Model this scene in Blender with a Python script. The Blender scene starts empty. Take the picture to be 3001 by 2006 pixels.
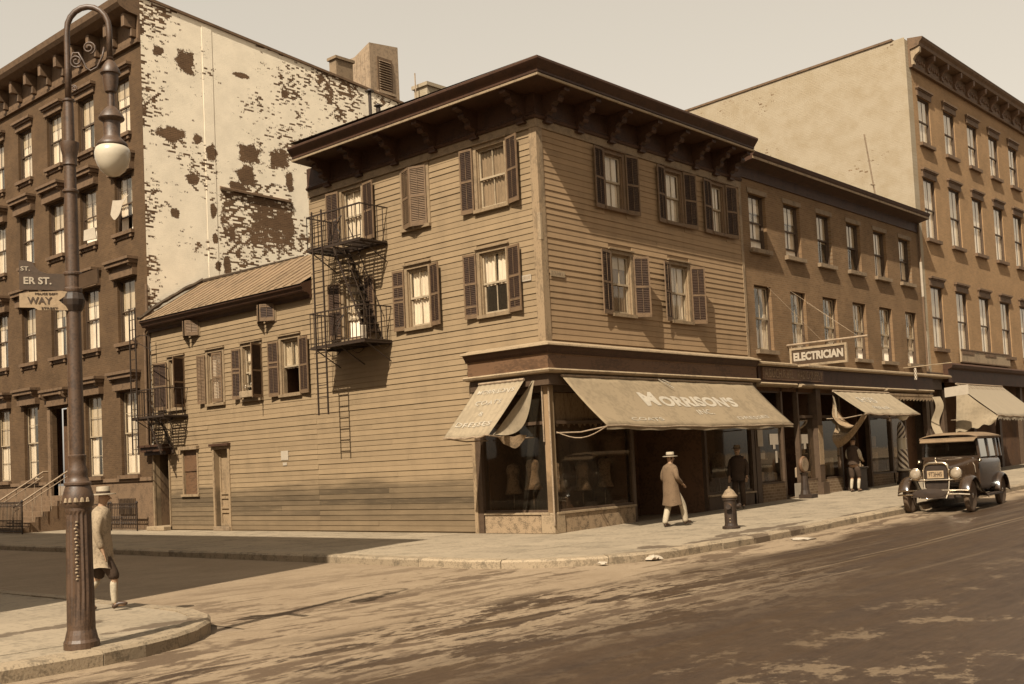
import bpy, bmesh, math, random
from mathutils import Vector, Matrix
from math import sin, cos, pi, radians, floor
random.seed(7)
SC = bpy.context.scene
COL = SC.collection

# ---------------------------------------------------------------- camera
F_PX, YAW, PITCH, ROLL = 3209.16, radians(48.158), radians(3.233), radians(-2.698)
CAM = Vector((-20.026, -16.758, 1.72))
fwd = Vector((sin(YAW)*cos(PITCH), cos(YAW)*cos(PITCH), sin(PITCH)))
rt0 = Vector((cos(YAW), -sin(YAW), 0)); up0 = rt0.cross(fwd)
rt = cos(ROLL)*rt0 + sin(ROLL)*up0; up = -sin(ROLL)*rt0 + cos(ROLL)*up0
cd = bpy.data.cameras.new('camera'); cam = bpy.data.objects.new('camera', cd); COL.objects.link(cam)
m3 = Matrix((rt, up, -fwd)).transposed()
cam.matrix_world = Matrix.Translation(CAM) @ m3.to_4x4()
cd.sensor_width = 36; cd.lens = F_PX/3001*36; cd.shift_y = 174.28/3001; cd.clip_end = 2000; cd.clip_start = .05
SC.camera = cam

# ---------------------------------------------------------------- light
SUNDIR = Vector((3.1, 1.02, -3.72)).normalized()
W = bpy.data.worlds.new('World'); SC.world = W; W.use_nodes = True
nt = W.node_tree; bg = nt.nodes['Background']
sky = nt.nodes.new('ShaderNodeTexSky'); sky.sky_type = 'NISHITA'; sky.sun_disc = False
sky.sun_elevation = math.asin(-SUNDIR.z); sky.sun_rotation = math.atan2(-SUNDIR.x, -SUNDIR.y)
sky.air_density = 1.6; sky.dust_density = 3.5; sky.ozone_density = 1
bw = nt.nodes.new('ShaderNodeRGBToBW'); mul = nt.nodes.new('ShaderNodeMix'); mul.data_type = 'RGBA'; mul.blend_type = 'MULTIPLY'
mul.inputs[0].default_value = 1; mul.inputs[7].default_value = (1.14, 1.025, .855, 1)
pw = nt.nodes.new('ShaderNodeMath'); pw.operation = 'POWER'; pw.inputs[1].default_value = .5   # hazy bright day: flatter than a clear sky
nt.links.new(sky.outputs[0], bw.inputs[0]); nt.links.new(bw.outputs[0], pw.inputs[0]); nt.links.new(pw.outputs[0], mul.inputs[6]); nt.links.new(mul.outputs[2], bg.inputs[0])
bg.inputs[1].default_value = .15
sl = bpy.data.lights.new('sun', 'SUN'); sl.energy = 3.5; sl.angle = radians(.5); sl.color = (1, .915, .765)
so = bpy.data.objects.new('sun', sl); COL.objects.link(so); so.location = (-30, -20, 40)
so.rotation_euler = SUNDIR.to_track_quat('-Z', 'Y').to_euler()
SC.view_settings.view_transform = 'Standard'; SC.view_settings.look = 'None'
SC.view_settings.gamma = 1; SC.view_settings.use_curve_mapping = False
SC.view_settings.exposure = 1.28
try:
    SC.cycles.max_bounces = 8; SC.cycles.transparent_max_bounces = 12
except Exception: pass

# ---------------------------------------------------------------- materials
def nodes(m):
    m.use_nodes = True
    n = m.node_tree.nodes; return n, m.node_tree.links, n['Principled BSDF']
def N(n, t, **k):
    x = n.new(t)
    for a, v in k.items(): setattr(x, a, v)
    return x
def c4(c): return (c[0]*.86, c[1]*.815, c[2]*.78, 1)      # overall paint calibration against the exposure
def ramp(n, l, src, stops):
    r = N(n, 'ShaderNodeValToRGB'); e = r.color_ramp.elements
    while len(e) < len(stops): e.new(.5)
    for i, (p, c) in enumerate(stops):
        e[i].position = p; e[i].color = c4(c) if hasattr(c, '__len__') else (c, c, c, 1)
    l.new(src, r.inputs[0]); return r
def math_(n, l, op, a, b=None, clamp=False):
    x = N(n, 'ShaderNodeMath', operation=op); x.use_clamp = clamp
    for i, v in enumerate((a, b)):
        if v is None: continue
        if isinstance(v, (int, float)): x.inputs[i].default_value = v
        else: l.new(v, x.inputs[i])
    return x.outputs[0]
def mixc(n, l, f, a, b, mode='MIX'):
    x = N(n, 'ShaderNodeMix', data_type='RGBA', blend_type=mode)
    for i, v in ((0, f), (6, a), (7, b)):
        if isinstance(v, (int, float)): x.inputs[i].default_value = v
        elif isinstance(v, tuple): x.inputs[i].default_value = c4(v)
        else: l.new(v, x.inputs[i])
    return x.outputs[2]
def coords(n, l, scale=(1, 1, 1), world=True):
    if world: src = N(n, 'ShaderNodeNewGeometry').outputs['Position']
    else: src = N(n, 'ShaderNodeTexCoord').outputs['Object']
    mp = N(n, 'ShaderNodeMapping'); mp.inputs['Scale'].default_value = scale
    l.new(src, mp.inputs[0]); return mp.outputs[0], src
def noise(n, l, vec, scale, detail=5, rough=.6):
    x = N(n, 'ShaderNodeTexNoise'); x.inputs['Scale'].default_value = scale; x.inputs['Detail'].default_value = detail
    x.inputs['Roughness'].default_value = rough; l.new(vec, x.inputs['Vector']); return x.outputs['Fac']
def bump(n, l, b, h, strength=.3, dist=.01):
    x = N(n, 'ShaderNodeBump'); x.inputs['Strength'].default_value = strength; x.inputs['Distance'].default_value = dist
    l.new(h, x.inputs['Height']); l.new(x.outputs[0], b.inputs['Normal'])
MATS = {}
def mat(name, col, rough=.75, var=.25, scale=3, stretch=(1, 1, 1), bmp=.15, bscale=40, metal=0, rnd=0, world=True, spec=.3):
    """plain weathered material: colour varied by two noises, optional per-object variation"""
    m = bpy.data.materials.new(name); n, l, b = nodes(m); MATS[name] = m
    v, src = coords(n, l, stretch, world)
    f1 = noise(n, l, v, scale, 6); f2 = noise(n, l, v, scale*7, 4)
    f = math_(n, l, 'MULTIPLY', f1, f2); f = math_(n, l, 'MULTIPLY', f, 4)
    lo = tuple(x*(1-var) for x in col); hi = tuple(min(x*(1+var), .95) for x in col)
    r = ramp(n, l, f, [(.45, lo), (1.0, col), (1.0, hi)]); r.color_ramp.elements[1].position = .85
    out = r.outputs[0]
    if rnd:
        oi = N(n, 'ShaderNodeObjectInfo'); q = math_(n, l, 'MULTIPLY_ADD', oi.outputs['Random'], rnd); 
        q.node.inputs[2].default_value = 1-rnd/2
        cx = N(n, 'ShaderNodeCombineColor'); [l.new(q, cx.inputs[i]) for i in range(3)]
        out = mixc(n, l, 1.0, out, cx.outputs[0], 'MULTIPLY')
    l.new(out, b.inputs['Base Color']); b.inputs['Roughness'].default_value = rough; b.inputs['Metallic'].default_value = metal
    b.inputs['Specular IOR Level'].default_value = spec
    if bmp: bump(n, l, b, noise(n, l, v, bscale, 4), bmp, .01)
    return m

# painted clapboard: streaky paint, sooty wear band near the pavement
def stain(m, spots, col=(.075, .05, .03)):
    """ragged dark marks on a pavement material: damp stains, plus painted dappled shade"""
    n, l, b = nodes(m); src = b.inputs['Base Color'].links[0].from_socket; v, g = coords(n, l); s = N(n, 'ShaderNodeSeparateXYZ'); l.new(g, s.inputs[0]); big = noise(n, l, v, 1.6, 6, .7); acc = None
    for (x, y, rx, ry) in spots:
        du = math_(n, l, 'DIVIDE', math_(n, l, 'SUBTRACT', s.outputs[0], x), rx); dv = math_(n, l, 'DIVIDE', math_(n, l, 'SUBTRACT', s.outputs[1], y), ry)
        d = math_(n, l, 'SQRT', math_(n, l, 'ADD', math_(n, l, 'MULTIPLY', du, du), math_(n, l, 'MULTIPLY', dv, dv)))
        d = math_(n, l, 'ADD', d, math_(n, l, 'MULTIPLY', math_(n, l, 'SUBTRACT', big, .5), 3.0)); k = ramp(n, l, d, [(.72, 1.0), (.90, .0)]).outputs[0]
        acc = k if acc is None else math_(n, l, 'MAXIMUM', acc, k)
    l.new(mixc(n, l, math_(n, l, 'MULTIPLY', acc, .8), src, col), b.inputs['Base Color'])
def clap_mat(name, col, along):
    m = bpy.data.materials.new(name); n, l, b = nodes(m); MATS[name] = m
    st = (1, .12, 1) if along == 'y' else (.12, 1, 1)
    v, src = coords(n, l, st)
    a = noise(n, l, v, 9, 6, .7); f2 = noise(n, l, v, 55, 3)
    vv, _ = coords(n, l, (1, 1, .35)); drip = noise(n, l, vv, 2.2, 5)
    f = math_(n, l, 'ADD', math_(n, l, 'MULTIPLY', a, .45), math_(n, l, 'MULTIPLY', drip, .55))
    r = ramp(n, l, f, [(.30, tuple(x*.80 for x in col)), (.50, col), (.7, tuple(x*1.10 for x in col))])
    oi = N(n, 'ShaderNodeObjectInfo'); q = math_(n, l, 'MULTIPLY_ADD', oi.outputs['Random'], .13); q.node.inputs[2].default_value = .935
    cx = N(n, 'ShaderNodeCombineColor'); [l.new(q, cx.inputs[i]) for i in range(3)]
    out = mixc(n, l, 1.0, r.outputs[0], cx.outputs[0], 'MULTIPLY')
    sx = N(n, 'ShaderNodeSeparateXYZ'); l.new(src, sx.inputs[0])
    zz = math_(n, l, 'ADD', sx.outputs[2], math_(n, l, 'MULTIPLY', math_(n, l, 'SUBTRACT', noise(n, l, v, 3.0, 5), .5), 1.1))
    soot = ramp(n, l, math_(n, l, 'DIVIDE', zz, 2.0), [(.0, .5), (.2, .65), (.42, 1.0), (.60, .85), (.74, .0)])
    spl = ramp(n, l, noise(n, l, v, 14, 5, .75), [(.22, .6), (.5, 1.0)])
    rnd = math_(n, l, 'MULTIPLY_ADD', oi.outputs['Random'], .55); rnd.node.inputs[2].default_value = .5
    sf = math_(n, l, 'MULTIPLY', math_(n, l, 'MULTIPLY', math_(n, l, 'MULTIPLY', soot.outputs[0], spl.outputs[0]), rnd), .98, True)
    out = mixc(n, l, sf, out, tuple(x*.17 for x in col))
    l.new(out, b.inputs['Base Color']); b.inputs['Roughness'].default_value = .8; b.inputs['Specular IOR Level'].default_value = .2
    bump(n, l, b, f2, .25, .006)
    return m

def brick_mat(name, c1, c2, mortar, axis, bw_=.205, bh=.07, stain=.3):
    m = bpy.data.materials.new(name); n, l, b = nodes(m); MATS[name] = m
    v, src = coords(n, l)
    s = N(n, 'ShaderNodeSeparateXYZ'); l.new(src, s.inputs[0]); cb = N(n, 'ShaderNodeCombineXYZ')
    l.new(s.outputs[0 if axis == 'x' else 1], cb.inputs[0]); l.new(s.outputs[2], cb.inputs[1])
    br = N(n, 'ShaderNodeTexBrick'); br.inputs['Scale'].default_value = 1; br.inputs['Brick Width'].default_value = bw_
    br.inputs['Row Height'].default_value = bh; br.inputs['Mortar Size'].default_value = .007; br.inputs['Bias'].default_value = 0
    br.inputs['Color1'].default_value = c4(c1); br.inputs['Color2'].default_value = c4(c2); br.inputs['Mortar'].default_value = c4(mortar)
    l.new(cb.outputs[0], br.inputs[0])
    g = noise(n, l, v, .8, 6, .65); r = ramp(n, l, g, [(.3, 1-stain), (.65, 1.12)])
    out = mixc(n, l, 1.0, br.outputs[0], r.outputs[0], 'MULTIPLY')
    l.new(out, b.inputs['Base Color']); b.inputs['Roughness'].default_value = .85; b.inputs['Specular IOR Level'].default_value = .15
    inv = math_(n, l, 'SUBTRACT', 1, br.outputs['Fac'])
    h = math_(n, l, 'ADD', inv, math_(n, l, 'MULTIPLY', noise(n, l, v, 30), .5))
    bump(n, l, b, h, .6, .008); return m, (n, l, b, s, v, br, out)

# whitewashed party wall with flaking that follows the bricks
def whitewash(name, axis, blobs, rect=None, amount=.5, white=(.88, .80, .64), under=(.140, .086, .048), edge=True, patch=None):
    m, (n, l, b, s, v, br, out) = brick_mat(name, under, tuple(x*.75 for x in under), tuple(x*1.3 for x in under), axis)
    U = s.outputs[0 if axis == 'x' else 1]; Z = s.outputs[2]
    row = math_(n, l, 'FLOOR', math_(n, l, 'DIVIDE', Z, .07))
    par = math_(n, l, 'MULTIPLY', math_(n, l, 'MODULO', row, 2), .5)
    colm = math_(n, l, 'FLOOR', math_(n, l, 'ADD', math_(n, l, 'DIVIDE', U, .15), par))
    cc = N(n, 'ShaderNodeCombineXYZ'); l.new(math_(n, l, 'MULTIPLY', colm, .15), cc.inputs[0]); l.new(math_(n, l, 'MULTIPLY', row, .07), cc.inputs[1])
    wn = N(n, 'ShaderNodeTexWhiteNoise'); wn.noise_dimensions = '2D'; l.new(cc.outputs[0], wn.inputs['Vector'])
    cl = noise(n, l, cc.outputs[0], 1.15, 7, .72)
    wv = N(n, 'ShaderNodeCombineXYZ'); l.new(U, wv.inputs[0]); l.new(Z, wv.inputs[1])
    fine = noise(n, l, wv.outputs[0], 13, 6, .75)
    # flake score
    sc = math_(n, l, 'ADD', math_(n, l, 'MULTIPLY', cl, .62), math_(n, l, 'MULTIPLY', wn.outputs[0], .42))
    sc = math_(n, l, 'ADD', sc, math_(n, l, 'MULTIPLY', fine, .58))
    if edge:
        e = math_(n, l, 'SUBTRACT', 1, math_(n, l, 'DIVIDE', U, .55), True); sc = math_(n, l, 'ADD', sc, math_(n, l, 'MULTIPLY', e, .17))
        far = math_(n, l, 'DIVIDE', math_(n, l, 'SUBTRACT', U, 6.3), 3.0, True); sc = math_(n, l, 'ADD', sc, math_(n, l, 'MULTIPLY', far, .13))
    sc = math_(n, l, 'SUBTRACT', sc, math_(n, l, 'MULTIPLY', math_(n, l, 'SUBTRACT', 1, math_(n, l, 'DIVIDE', math_(n, l, 'ABSOLUTE', math_(n, l, 'SUBTRACT', U, 1.9)), 1.3), True), .06)) if edge else sc
    dens = noise(n, l, wv.outputs[0], .42, 3, .5); sc = math_(n, l, 'ADD', sc, math_(n, l, 'MULTIPLY', math_(n, l, 'SUBTRACT', dens, .56), 1.15))
    big = noise(n, l, wv.outputs[0], 2.6, 8, .78)
    for (bu, bz, ru, rz) in blobs:
        du = math_(n, l, 'DIVIDE', math_(n, l, 'SUBTRACT', U, bu), ru); dz = math_(n, l, 'DIVIDE', math_(n, l, 'SUBTRACT', Z, bz), rz)
        d = math_(n, l, 'SQRT', math_(n, l, 'ADD', math_(n, l, 'MULTIPLY', du, du), math_(n, l, 'MULTIPLY', dz, dz)))
        d = math_(n, l, 'ADD', d, math_(n, l, 'MULTIPLY', math_(n, l, 'SUBTRACT', big, .5), 2.4))
        k = math_(n, l, 'MULTIPLY', math_(n, l, 'SUBTRACT', 1.32, d, True), 1.0)
        sc = math_(n, l, 'MAXIMUM', sc, math_(n, l, 'ADD', math_(n, l, 'MULTIPLY', k, .9), .45))
    if rect:
        u0, u1, z0, z1 = rect
        U_, Z_ = U, Z; jag = math_(n, l, 'MULTIPLY', math_(n, l, 'SUBTRACT', big, .5), 1.1); U = math_(n, l, 'ADD', U, jag); Z = math_(n, l, 'ADD', Z, math_(n, l, 'MULTIPLY', jag, .12))
        ins = math_(n, l, 'MULTIPLY', math_(n, l, 'MULTIPLY', math_(n, l, 'GREATER_THAN', U, u0), math_(n, l, 'LESS_THAN', U, u1)),
                    math_(n, l, 'MULTIPLY', math_(n, l, 'GREATER_THAN', Z, z0), math_(n, l, 'LESS_THAN', math_(n, l, 'ADD', Z, 0), z1)))
        hold = ramp(n, l, math_(n, l, 'ADD', math_(n, l, 'DIVIDE', math_(n, l, 'SUBTRACT', Z, z0), (z1-z0)*1.0), math_(n, l, 'MULTIPLY', math_(n, l, 'SUBTRACT', big, .5), 1.8)), [(.22, .12), (.55, .34)])
        sc = math_(n, l, 'ADD', sc, math_(n, l, 'MULTIPLY', ins, hold.outputs[0]))
    th = .985 - amount*.1
    mk = ramp(n, l, math_(n, l, 'SUBTRACT', sc, th-.5), [(.488, 0.0), (.512, 1.0)])
    wr = ramp(n, l, noise(n, l, wv.outputs[0], 1.3, 6, .65), [(.25, tuple(x*.84 for x in white)), (.6, white)])
    if patch: wr.color_ramp.elements[0].color = c4(patch)
    fin = mixc(n, l, mk.outputs[0], wr.outputs[0], out)
    l.new(fin, b.inputs['Base Color']); return m

def glass_mat(name, tint=(.9, .88, .84), refl=1.0, dirt=.06):
    m = bpy.data.materials.new(name); m.use_nodes = True; n = m.node_tree.nodes; l = m.node_tree.links; MATS[name] = m
    n.clear(); o = N(n, 'ShaderNodeOutputMaterial'); tr = N(n, 'ShaderNodeBsdfTransparent'); tr.inputs[0].default_value = (*tint, 1)
    gl = N(n, 'ShaderNodeBsdfGlossy'); gl.inputs['Roughness'].default_value = .03; gl.inputs[0].default_value = (1, .95, .86, 1)
    df = N(n, 'ShaderNodeBsdfDiffuse'); df.inputs[0].default_value = (.35, .28, .19, 1)
    v, src = coords(n, l)
    bp = N(n, 'ShaderNodeBump'); bp.inputs['Strength'].default_value = .03; bp.inputs['Distance'].default_value = .02; l.new(noise(n, l, v, 1.7, 2), bp.inputs['Height']); l.new(bp.outputs[0], gl.inputs['Normal'])
    lw = N(n, 'ShaderNodeLayerWeight'); lw.inputs[0].default_value = .5
    f = math_(n, l, 'MULTIPLY', math_(n, l, 'MULTIPLY_ADD', math_(n, l, 'POWER', lw.outputs['Facing'], 3.2), .9), refl, True); f.node.inputs[0].links[0].from_node.inputs[2].default_value = .05
    a = N(n, 'ShaderNodeMixShader'); a.inputs[0].default_value = dirt; l.new(tr.outputs[0], a.inputs[1]); l.new(df.outputs[0], a.inputs[2])
    x = N(n, 'ShaderNodeMixShader'); l.new(f, x.inputs[0]); l.new(a.outputs[0], x.inputs[1]); l.new(gl.outputs[0], x.inputs[2])
    l.new(x.outputs[0], o.inputs[0]); return m

SID = (.250, .182, .107)
M_SIDL = clap_mat('clapboard_paint_street', SID, 'y')
M_SIDR = clap_mat('clapboard_paint_front_brightened', (.290, .198, .112), 'x')  # same paint as the street side, colour raised to brighten the dimmer front
M_TRIM = mat('trim_paint', (.215, .155, .092), .7, .3, 4, (1, 1, .4))
M_CASE = mat('casing_paint', (.20, .145, .086), .7, .25, 5)
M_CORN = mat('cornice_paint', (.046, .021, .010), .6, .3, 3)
M_FASC = mat('shop_fascia_paint', (.105, .058, .030), .6, .3, 3, (.4, .4, 1))
M_LEDGE = mat('ledge_paint', (.25, .19, .12), .65, .25, 4)
M_SHF = mat('shutter_frame_paint', (.125, .080, .044), .7, .25, 6)
M_SHS = mat('shaded_slat_paint', (.034, .017, .008), .75, .3, 6)  # dark shutter paint, deepened for the shade between tilted slats
M_SASH = mat('sash_paint', (.30, .24, .16), .6, .2, 6)
M_DSASH = mat('dark_sash_paint', (.07, .045, .027), .6, .2, 6)
M_GLASS = glass_mat('window_glass')
M_SGLASS = glass_mat('shop_glass', (.74, .70, .64), .85, .03)
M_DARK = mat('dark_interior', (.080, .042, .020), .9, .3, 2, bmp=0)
M_CURT = mat('curtain_cloth', (.80, .71, .57), .9, .1, 3, (1, 1, .3), bmp=0)
M_CURT2 = mat('net_curtain_cloth', (.27, .20, .13), .9, .15, 3, (1, 1, .3), bmp=0)
M_SHADE = mat('roller_blind_cloth', (.55, .45, .31), .85, .12, 2, bmp=0)
M_IRON = mat('black_iron', (.026, .015, .008), .6, .35, 8, spec=.4)
M_LAMP = mat('lamp_post_paint', (.058, .033, .018), .5, .35, 6, spec=.5)
M_GLOBE = mat('opal_glass', (.50, .45, .35), .25, .03, 3, bmp=0, spec=.5)
M_BRA, _ = brick_mat('house_brick', (.115, .070, .036), (.090, .055, .029), (.120, .080, .046), 'y')
M_BRB, _ = brick_mat('row_brick', (.215, .134, .070), (.172, .108, .056), (.215, .152, .092), 'x', stain=.25)
M_BRC, _ = brick_mat('tenement_brick', (.335, .212, .108), (.28, .18, .094), (.32, .222, .13), 'x', stain=.15)
M_BROWN = mat('brownstone', (.130, .084, .048), .8, .3, 3)
M_STONE = mat('pale_stone', (.175, .128, .08), .8, .3, 5)
M_HOOD = mat('lintel_paint', (.115, .072, .040), .7, .3, 5)
M_WALK = mat('paving_flag', (.225, .185, .130), .8, .22, 1.6, bscale=60, rnd=.16)
M_KERB = mat('kerb_granite', (.205, .162, .108), .75, .4, 5, bscale=25, bmp=.5, rnd=.2)
M_ROOF = mat('roof_metal', (.185, .130, .078), .55, .25, 2, (.4, 1, 1), rnd=.15)
M_TAR = mat('roof_tar', (.05, .034, .02), .9, .3, 3)
M_CANV = mat('awning_canvas', (.205, .158, .098), .9, .14, 1.2, bscale=90)
M_CANVL = mat('pale_awning_canvas', (.245, .198, .132), .9, .12, 1.2, bscale=90)
M_CANVD = mat('weathered_canvas', (.19, .135, .08), .9, .35, 3, bscale=60)
M_PAINTW = mat('white_lettering', (.35, .31, .245), .7, .1, 5, bmp=0)
M_WHITE = mat('white_paper', (.36, .31, .24), .8, .08, 5, bmp=0)
M_SIGND = mat('sign_dark_enamel', (.06, .038, .022), .4, .15, 4, spec=.5)
M_TAN = mat('sign_tan_enamel', (.30, .22, .135), .5, .15, 4)
M_WOODB = mat('brown_wood', (.10, .065, .037), .65, .35, 4, (1, 1, .3))
M_POLE = mat('grey_pole_wood', (.24, .18, .12), .7, .3, 6)
M_BODY = mat('car_enamel', (.035, .021, .012), .22, .2, 3, bmp=0, spec=.6, world=False)
M_TOP = mat('car_roof_fabric', (.17, .115, .065), .7, .15, 3, world=False)
M_NICK = mat('nickel_plate', (.62, .54, .42), .22, .1, 5, metal=1, bmp=0, world=False)
M_LENS = mat('headlight_lens', (.26, .21, .15), .15, .1, 5, bmp=0, world=False, spec=.8)
M_TYRE = mat('tyre_rubber', (.10, .068, .042), .8, .3, 6, world=False)
M_SKIN = mat('skin', (.30, .19, .115), .6, .1, 5, bmp=0, world=False)
M_JACK = mat('light_jacket_cloth', (.23, .18, .12), .9, .3, 6, world=False)
M_COAT = mat('tan_coat_cloth', (.125, .083, .048), .9, .2, 5, world=False, bscale=70)
M_SHIRT = mat('white_shirt_cloth', (.36, .31, .225), .85, .15, 5, world=False)
M_DCLOTH = mat('dark_suit_cloth', (.045, .028, .017), .9, .2, 6, world=False)
M_GTROU = mat('flannel_trousers', (.20, .15, .095), .9, .2, 6, world=False)
M_STRAW = mat('straw_hat', (.34, .29, .21), .8, .12, 8, world=False)
M_SHOE = mat('shoe_leather', (.05, .03, .018), .4, .2, 6, world=False)

WALK_DAMP_SHADE = [(.9, -4.55, 1.6, .28), (-.6, -4.9, 1.6, .16), (2.6, -4.7, 1.2, .2), (-2.6, -4.7, .5, .5), (1.8, -5.2, .9, .3), (-14.0, -3.6, 1.0, .22), (-13.2, -4.8, .8, .2), (6, -4.9, 2.2, .10)]  # two near-corner spots paint dappled shade; those along the kerb are damp
stain(M_WALK, WALK_DAMP_SHADE); stain(M_KERB, WALK_DAMP_SHADE+[(-3.6, -4.8, .35, .3), (.2, -5.3, .4, .3)])
M_WWL = whitewash('flaking_whitewash_wall', 'x', [
 (1.13,14.16,.72,.38),(2.21,14.18,.24,.25),(2.77,13.82,.32,.42),(1.90,12.66,.36,.28),(1.17,11.30,.24,.24),(4.48,14.07,.72,.52),
 (4.28,13.16,.52,.60),(5.85,14.11,.62,.50),(1.80,17.03,.52,.58),(3.9,12.7,.5,.3),(6.3,13.3,.25,.5),(.67,17.17,.25,.25),(2.78,11.59,.18,.36),(4.20,17.08,.42,.13),
 (6.23,16.79,.24,.24),(2.83,10.57,.18,.26),(2.91,9.56,.18,.22),(3.3,9.5,.2,.5)], (3.1, 6.45, 9.6, 12.46), amount=.5)
M_WWR = whitewash('weathered_whitewash_wall', 'y', [], None, amount=-1.1, white=(.345, .295, .215), under=(.2, .14, .085), edge=False, patch=(.285, .23, .15))

# ---------------------------------------------------------------- geometry helpers
class MB:
    def __init__(s): s.v = []; s.f = []; s.m = []
    def add(s, vs, fs, mi=0):
        k = len(s.v); s.v += [tuple(p) for p in vs]
        for f in fs: s.f.append(tuple(i+k for i in f)); s.m.append(mi)
    def box(s, x0, x1, y0, y1, z0, z1, mi=0, mtx=None):
        vs = [Vector((x, y, z)) for z in (z0, z1) for y in (y0, y1) for x in (x0, x1)]
        if mtx: vs = [mtx @ p for p in vs]
        s.add(vs, [(0,1,3,2),(4,6,7,5),(0,4,5,1),(1,5,7,3),(3,7,6,2),(2,6,4,0)], mi)
    def quad(s, a, b, c, d, mi=0): s.add([a, b, c, d], [(0,1,2,3)], mi)
    def tube(s, pts, r, n=8, mi=0, cap=True):
        pts = [Vector(p) for p in pts]; rs = r if hasattr(r, '__len__') else [r]*len(pts)
        ring = []; prev = None
        for i, p in enumerate(pts):
            t = (pts[min(i+1, len(pts)-1)] - pts[max(i-1, 0)]).normalized()
            if prev is None: a = t.orthogonal().normalized()
            else:
                a = prev - t*prev.dot(t); a = a.normalized() if a.length > 1e-6 else t.orthogonal().normalized()
            prev = a; b = t.cross(a)
            ring.append([p + (a*cos(2*pi*k/n) + b*sin(2*pi*k/n))*rs[i] for k in range(n)])
        vs = [q for rg in ring for q in rg]
        fs = [(i*n+k, i*n+(k+1) % n, (i+1)*n+(k+1) % n, (i+1)*n+k) for i in range(len(pts)-1) for k in range(n)]
        if cap: fs += [tuple(reversed(range(n))), tuple((len(pts)-1)*n+k for k in range(n))]
        s.add(vs, fs, mi)
    def bar(s, a, b, r=.012, mi=0, n=4): s.tube([a, b], r, n, mi)
    def lathe(s, prof, c=(0, 0, 0), n=24, mi=0, flute=None, mtx=None):
        vs = []; 
        for (r, z) in prof:
            for k in range(n):
                rr = r
                if flute and flute[0] <= z <= flute[1]: rr = r*(1 - .07*(k % 2))
                p = Vector((rr*cos(2*pi*k/n), rr*sin(2*pi*k/n), z))
                if mtx: p = mtx @ p
                vs.append(p + Vector(c))
        L = len(prof)
        fs = [(i*n+k, i*n+(k+1) % n, (i+1)*n+(k+1) % n, (i+1)*n+k) for i in range(L-1) for k in range(n)]
        fs += [tuple(reversed(range(n))), tuple((L-1)*n+k for k in range(n))]
        s.add(vs, fs, mi)
    def grid(s, fn, nu, nv, mi=0):
        vs = [fn(i/nu, j/nv) for j in range(nv+1) for i in range(nu+1)]
        fs = [(j*(nu+1)+i, j*(nu+1)+i+1, (j+1)*(nu+1)+i+1, (j+1)*(nu+1)+i) for j in range(nv) for i in range(nu)]
        s.add(vs, fs, mi)
    def build(s, name, mats, parent=None, bev=0, smooth=False, solid=0, kind=None, fixn=True):
        me = bpy.data.meshes.new(name); me.from_pydata(s.v, [], s.f)
        mats = mats if isinstance(mats, (list, tuple)) else [mats]
        for m in mats: me.materials.append(m)
        me.polygons.foreach_set('material_index', s.m)
        bm = bmesh.new(); bm.from_mesh(me)
        if fixn: bmesh.ops.recalc_face_normals(bm, faces=bm.faces)
        if solid: bmesh.ops.solidify(bm, geom=list(bm.faces), thickness=solid)
        if bev: bmesh.ops.bevel(bm, geom=[e for e in bm.edges if e.is_manifold and e.calc_face_angle(0) > .6], offset=bev, segments=1, affect='EDGES')
        bm.to_mesh(me); bm.free()
        if smooth: me.polygons.foreach_set('use_smooth', [True]*len(me.polygons))
        me.update()
        o = bpy.data.objects.new(name, me); link(o, parent)
        if kind: o['kind'] = kind
        return o
def smooth_angle(o, a=40):
    me = o.data; bm = bmesh.new(); bm.from_mesh(me)
    for e in bm.edges: e.smooth = not (len(e.link_faces) == 2 and e.calc_face_angle(0) > radians(a))
    for f in bm.faces: f.smooth = True
    bm.to_mesh(me); bm.free(); return o
WM = {}
def link(o, parent=None):
    COL.objects.link(o); WM[o.name] = Matrix.Identity(4)
    if parent:
        o.parent = parent
        if parent.get('_local'): o['_local'] = 1
        else: o.matrix_parent_inverse = WM[parent.name].inverted()
def thing(name, label, cat, loc=(0, 0, 0), group=None, local=False, rotz=0):
    o = bpy.data.objects.new(name, None); COL.objects.link(o); o.location = loc; o.rotation_euler = (0, 0, rotz)
    o.empty_display_size = .3; WM[o.name] = Matrix.Translation(loc) @ Matrix.Rotation(rotz, 4, 'Z')
    o['label'] = label; o['category'] = cat
    if group: o['group'] = group
    if local: o['_local'] = 1
    return o
def tag(o, label, cat, group=None):
    o['label'] = label; o['category'] = cat
    if group: o['group'] = group
    return o
def struct(o): o['kind'] = 'structure'; return o
LFT = lambda u, d, z: Vector((-d, u, z))
RGT = lambda u, d, z: Vector((u, -d, z))
def plane_side(S, off):                     # same facade, moved outward by off
    return lambda u, d, z: S(u, d+off, z)
def fbox(mb, S, u0, u1, d0, d1, z0, z1, mi=0):
    vs = [S(u, d, z) for z in (z0, z1) for d in (d0, d1) for u in (u0, u1)]
    mb.add(vs, [(0,1,3,2),(4,6,7,5),(0,4,5,1),(1,5,7,3),(3,7,6,2),(2,6,4,0)], mi)
def gz(x): return .016*max(0.0, x)
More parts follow.
